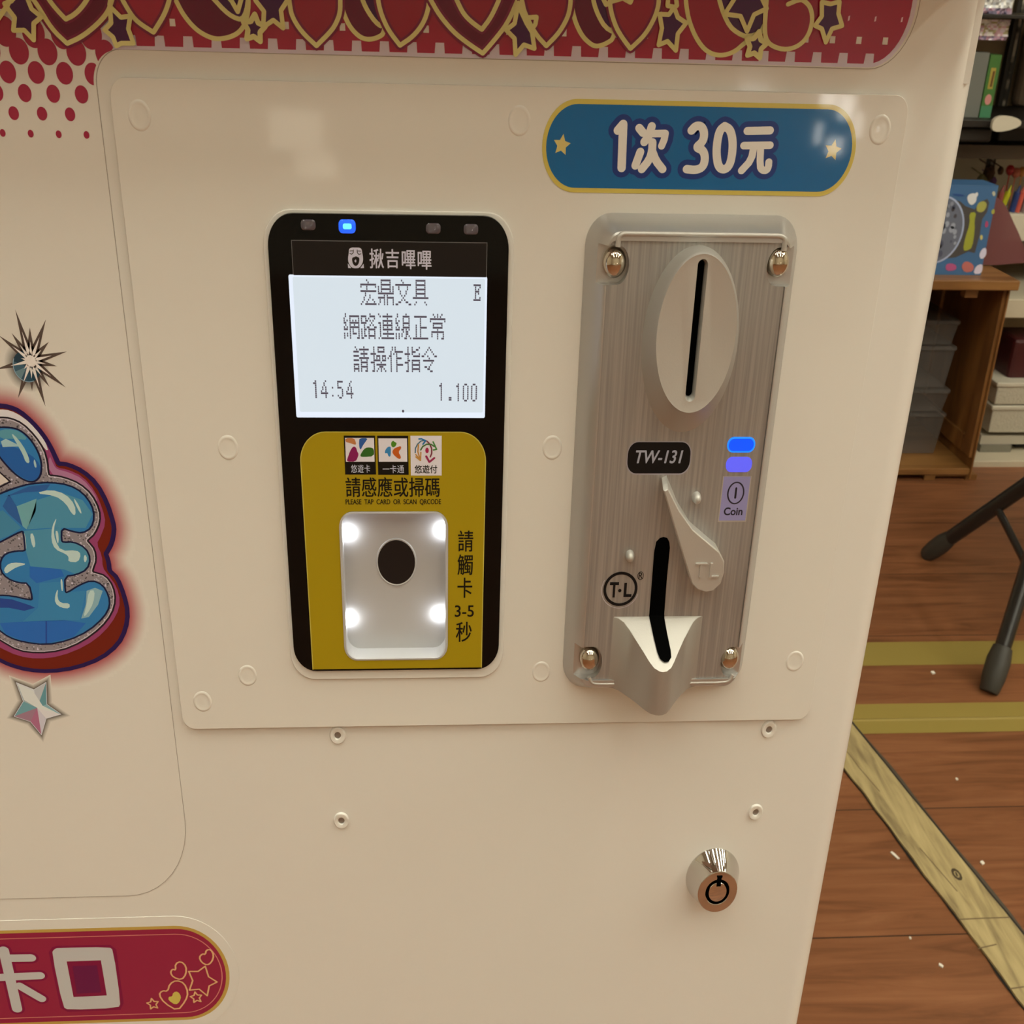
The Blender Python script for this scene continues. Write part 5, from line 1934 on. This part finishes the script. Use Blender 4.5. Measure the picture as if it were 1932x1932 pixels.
# shelves
SHF = 1760.0
for pz, th, m_, lab in ((31, 6, rack_dark, None), (234, 12, rack_dark, None)):
    z = px_z(pz, SHF)
    b = MB()
    b.box(X0, X1, SHF, GY + 58, z - th / 2, z + th / 2)
    b.build('shelf', m_, rack, bevel=1)
z1_, z0_ = px_z(274, SHF + 60), px_z(300, SHF + 60)
b = MB()
b.box(X0, X1, SHF + 60, SHF + 75, z0_, z1_)
b.build('shelf_front', rack_d, rack)
b = MB()
b.box(X0, X1, SHF + 62, GY + 58, z1_ - 4, z1_)
b.build('shelf', rack_d, rack)
zw = px_z(300, GY + 40)
b = MB()
b.box(X0, X1, GY + 46, GY + 59, px_z(470, GY + 46), zw + 4)
b.build('cream_panel', cream, rack)
# lower decks
zd = px_z(562, 1760)
b = MB()
b.box(XB, X1, 1750, GY + 58, px_z(600, 1750), zd)
b.build('deck', cream, rack, bevel=2)
b = MB()
b.box(XB, X1, 1690, GY + 58, px_z(889, 1690), px_z(870, 1690))
b.build('base_board', cream, rack, bevel=2)
b = MB()
b.box(XB, X1, 1720, GY + 58, FZ, px_z(889, 1690) - 1)
b.build('base_plinth', rack_dark, rack)

zbase = px_z(870, 1690)


def goods(name, px0, px1, py0, py1, y, dep, m, label, cat, group=None, c=None, z0=None, bevel=None):
    xa_, xb_ = (px_x(px0, (py0 + py1) / 2, y), px_x(px1, (py0 + py1) / 2, y))
    zt_, zb_ = px_z(py0, y, (px0 + px1) / 2), px_z(py1, y, (px0 + px1) / 2)
    if z0 is not None:
        zb_ = z0
    b = MB()
    b.box(xa_, xb_, y, y + dep, zb_, zt_, c=c or (.5, .5, .5))
    return tag(b.build(name, m, bevel=bevel), label, cat, group), (xa_, xb_, zb_, zt_)


zs1 = px_z(234, SHF) + 6.5
zs0 = px_z(31, SHF) + 3.5
o, _ = goods('clear_box', 1800, 1856, 98, 228, 1800, 60, grey_m, 'grey clear-wrapped box on the shelf beside the green box', 'box', z0=zs1)
# green packet with yellow patch
xa_, xb_ = px_x(1858, 165, 1800), px_x(1879, 165, 1800)
b = MB()
zt_ = px_z(103, 1800)
b.box(xa_, xb_, 1800, 1850, zs1, zt_, c=alb(58, 92, 34))
b.flat([(xa_ + 5, px_z(168, 1800)), (xb_ - 6, px_z(168, 1800)), (xb_ - 6, px_z(128, 1800)), (xa_ + 5, px_z(128, 1800))], 1799.6, alb(150, 124, 44))
b.flat([(xa_ + 8, px_z(164, 1800)), (xa_ + 12, px_z(164, 1800)), (xa_ + 13, px_z(134, 1800)), (xa_ + 9, px_z(134, 1800))], 1799.4, alb(84, 50, 16))
b.flat(ell((xa_ + xb_) / 2, px_z(188, 1800), 6, 9, 12), 1799.5, alb(176, 110, 90))
b.flat([(xa_, zs1), (xb_, zs1), (xb_, px_z(200, 1800)), (xa_, px_z(200, 1800))], 1799.7, alb(58, 104, 62))
tag(b.build('green_box', card), 'green packet with a yellow patch standing on the rack shelf', 'box')
goods('soft_bundle', 1930, 1990, 60, 226, 2012, 36, mat('bundle_beige', (.24, .18, .13), .8), 'beige soft bundle on the rack shelf right of the slotted post', 'bundle', z0=zs1, bevel=12)
# shiny wrapped packs
rn = random.Random(12)
wrapm = mat('printed_ink_wrap', (.5, .5, .5), .25, coat=.6, attr=True)
for py0, py1, px0, px1, lab in ((-30, 30, 1850, 1906, 'silver crinkled pack at the very top of the rack'), (37, 76, 1848, 1906, 'pink and cream wrapped pack hanging below the top rack shelf')):
    yv = 1790
    xa_, xb_ = px_x(px0, 40, yv), px_x(px1, 40, yv)
    zt_, zb_ = px_z(py0, yv, 1880), px_z(py1, yv, 1880)
    if py0 < 0:
        zb_ = zs0
    b = MB()
    nx_, nz_ = 12, 10
    pts = {}
    for i in range(nx_ + 1):
        for j in range(nz_ + 1):
            pts[i, j] = (xa_ + (xb_ - xa_) * i / nx_, yv + rn.uniform(-3, 3), zb_ + (zt_ - zb_) * j / nz_)
    pal = [(216, 204, 170), (236, 224, 186), (150, 138, 116), (190, 180, 156)] if py0 < 0 else [(216, 194, 170), (196, 150, 136), (232, 218, 190), (170, 150, 96), (206, 180, 160), (226, 206, 186)]
    for i in range(nx_):
        for j in range(nz_):
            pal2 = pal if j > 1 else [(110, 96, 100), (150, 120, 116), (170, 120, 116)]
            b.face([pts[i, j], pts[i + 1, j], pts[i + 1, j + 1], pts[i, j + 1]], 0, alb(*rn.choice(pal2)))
    b.box(xa_, xb_, yv + 4, yv + 40, zb_, zt_, c=alb(120, 112, 96))
    tag(b.build('wrapped_pack', wrapm), lab, 'wrapped pack')
# white paddle and dark basket
b = MB()
PYv = 1745
pts = QS([(1874, 222), (1890, 217), (1912, 220), (1925, 228), (1922, 238), (1895, 247), (1872, 248), (1868, 238)], PYv)
b.prism(smooth_line(list(reversed(pts)), 1, True), PYv - 6, PYv + 2)
tag(b.build('price_tag_holder', mat('tag_white', (.62, .58, .48), .4)), 'white plastic tag holder sticking out from the dark shelf edge', 'tag holder')
bk, bb = goods('dark_basket', 1790, 1872, 241, 268, 1775, 90, rack_dark, 'black basket hanging under the dark rack shelf', 'basket', bevel=4)
goods('dark_tray', 1885, 1990, 232, 270, 1850, 80, rack_dark, 'dark tray on the right side of the rack under the tag holder', 'tray', bevel=4)
# plush heads hanging before the cream panel
for px, py, r_, c, lab in ((1866, 326, 13, (70, 44, 24), 'dark brown fuzzy hair ball hanging at the slotted post'), (1852, 342, 12, (120, 108, 62), 'olive fuzzy ball left of the post'), (1873, 343, 9, (100, 66, 88), 'purple fuzzy ball below the brown one'), (1888, 322, 7, (84, 56, 32), 'small brown ball on a stick right of the post')):
    q = Q(px, py, GY - 10)
    b = MB()
    rn2 = random.Random(px)
    rings = []
    for k_ in range(1, 8):
        t = math.pi * k_ / 8
        rings.append([(q[0] + r_ * .8 * math.sin(t) * math.cos(2 * math.pi * i / 14) * rn2.uniform(.86, 1.12), GY - 10 + r_ * math.sin(t) * math.sin(2 * math.pi * i / 14), q[1] - r_ * 1.15 * math.cos(t) * rn2.uniform(.92, 1.08)) for i in range(14)])
    b.loft(rings)
    b.tube([(q[0], GY - 8, q[1] + r_), (q[0], GY + 44, q[1] + r_ + 6)], 1.2, n=6)
    tag(b.build('fuzzy_ball', mat('fuzz_%d' % px, alb(*c), .95)), lab, 'fuzzy ball', 'fuzzy balls on the rack')
# pen tray and pens
TYv = 1840.0
zt0, zt1 = px_z(455, TYv, 1915), px_z(404, TYv, 1915)
xa_, xb_ = px_x(1890, 430, TYv), px_x(1890, 430, TYv) + 210
b = MB()
b.box(xa_ + 6, xb_, TYv, TYv + 90, zt0, zt1)
tr = b.build('pen_tray', mat('tray_white', (.66, .62, .52), .4), bevel=2)
tag(tr, 'white pen tray on the shelf behind the pink board', 'tray')
# support shelf for the tray
b = MB()
b.box(X0, X1, TYv - 5, GY + 46, zt0 - 14, zt0 - .5)
b.build('shelf', rack_d, rack)
for px0, px1, c, lab in ((1886, 1903, (160, 150, 20), 'yellow pen leaning in the white tray'), (1908, 1920, (40, 52, 84), 'dark blue pen leaning in the white tray'), (1917, 1929, (180, 74, 50), 'orange-red pen leaning in the white tray'), (1928, 1940, (110, 90, 74), 'brown pen leaning in the white tray'), (1880, 1890, (130, 60, 46), 'dull red pen leaning at the left end of the tray')):
    yv = TYv + 20
    a = Q(px0, 402, yv)
    e = Q(px1, 362, yv)
    b = MB()
    b.tube([(a[0], yv, zt1 + .5), (e[0], yv, e[1])], 7.0, n=10)
    b.tube([(e[0], yv, e[1]), (e[0] + 3, yv, e[1] + 12)], [4.0, 1.5], n=10)
    tag(b.build('pen', mat('pen_%d' % px0, alb(*c), .35)), lab, 'pen', 'pens in the tray')
for px, py, c, lab in ((1906, 321, (150, 30, 26), 'red lollipop-shaped pen topper'), (1917, 326, (172, 92, 60), 'peach lollipop-shaped pen topper'), (1929, 324, (180, 120, 50), 'amber lollipop-shaped pen topper')):
    yv = TYv + 55
    q = Q(px, py, yv)
    b = MB()
    rings = []
    for k_ in range(1, 7):
        t = math.pi * k_ / 7
        rings.append([(q[0] + 7.5 * math.sin(t) * math.cos(2 * math.pi * i / 12), yv + 9 * math.sin(t) * math.sin(2 * math.pi * i / 12), q[1] - 10 * math.cos(t)) for i in range(12)])
    b.loft(rings)
    b.tube([(q[0], yv, zt1 + .5), (q[0], yv, q[1] - 8)], 1.6, n=6)
    tag(b.build('topper_pen', mat('topper_%d' % px, alb(*c), .3)), lab, 'pen', 'lollipop pens in the tray')
# baskets and bag below the deck
whb = mat('basket_white', (.52, .49, .40), .45, bump=(220, .6, .003))
for py0, py1, lab in ((722, 765, 'white basket at the top of the stack right of the cabinet'), (766, 818, 'white basket at the bottom of the stack right of the cabinet')):
    yv = 1730.0
    xa_, xb_ = px_x(1872, 770, yv), px_x(1872, 770, yv) + 230
    zt_, zb_ = px_z(py0, yv, 1900), px_z(py1, yv, 1900)
    bn = thing('white_basket', (xa_ + xb_) / 2, yv + 80, zb_, lab, 'basket', 'white baskets by the cabinet')
    b = MB()
    b.box(xa_ + 4, xb_ - 4, yv + 3, yv + 160, zb_ + .5, zt_ - 9)
    b.build('wall', whb, bn, bevel=2)
    b = MB()
    b.box(xa_, xb_, yv, yv + 163, zt_ - 9, zt_ - .5)
    b.build('rim', mat('basket_rim', (.60, .57, .48), .4), bn, bevel=2)
goods('red_bag', 1908, 1990, 640, 719, 1760, 90, mat('dark_red_bag', (.055, .008, .010), .4), 'dark red bag resting on top of the white baskets', 'bag', bevel=8)
goods('white_board', 1850, 1990, 822, 838, 1740, 150, mat('board_white', (.5, .47, .39), .5), 'white flat board lying under the baskets', 'board')
goods('grey_carton', 1848, 1906, 840, 866, 1735, 120, mat('carton_grey', (.22, .21, .17), .6), 'small grey carton on the base board under the baskets', 'carton', z0=zbase + .5)
goods('shelf_support', 1912, 2000, 840, 869, 1760, 120, rack_dark, 'black block beside the grey carton on the base board', 'block', z0=zbase + .5)
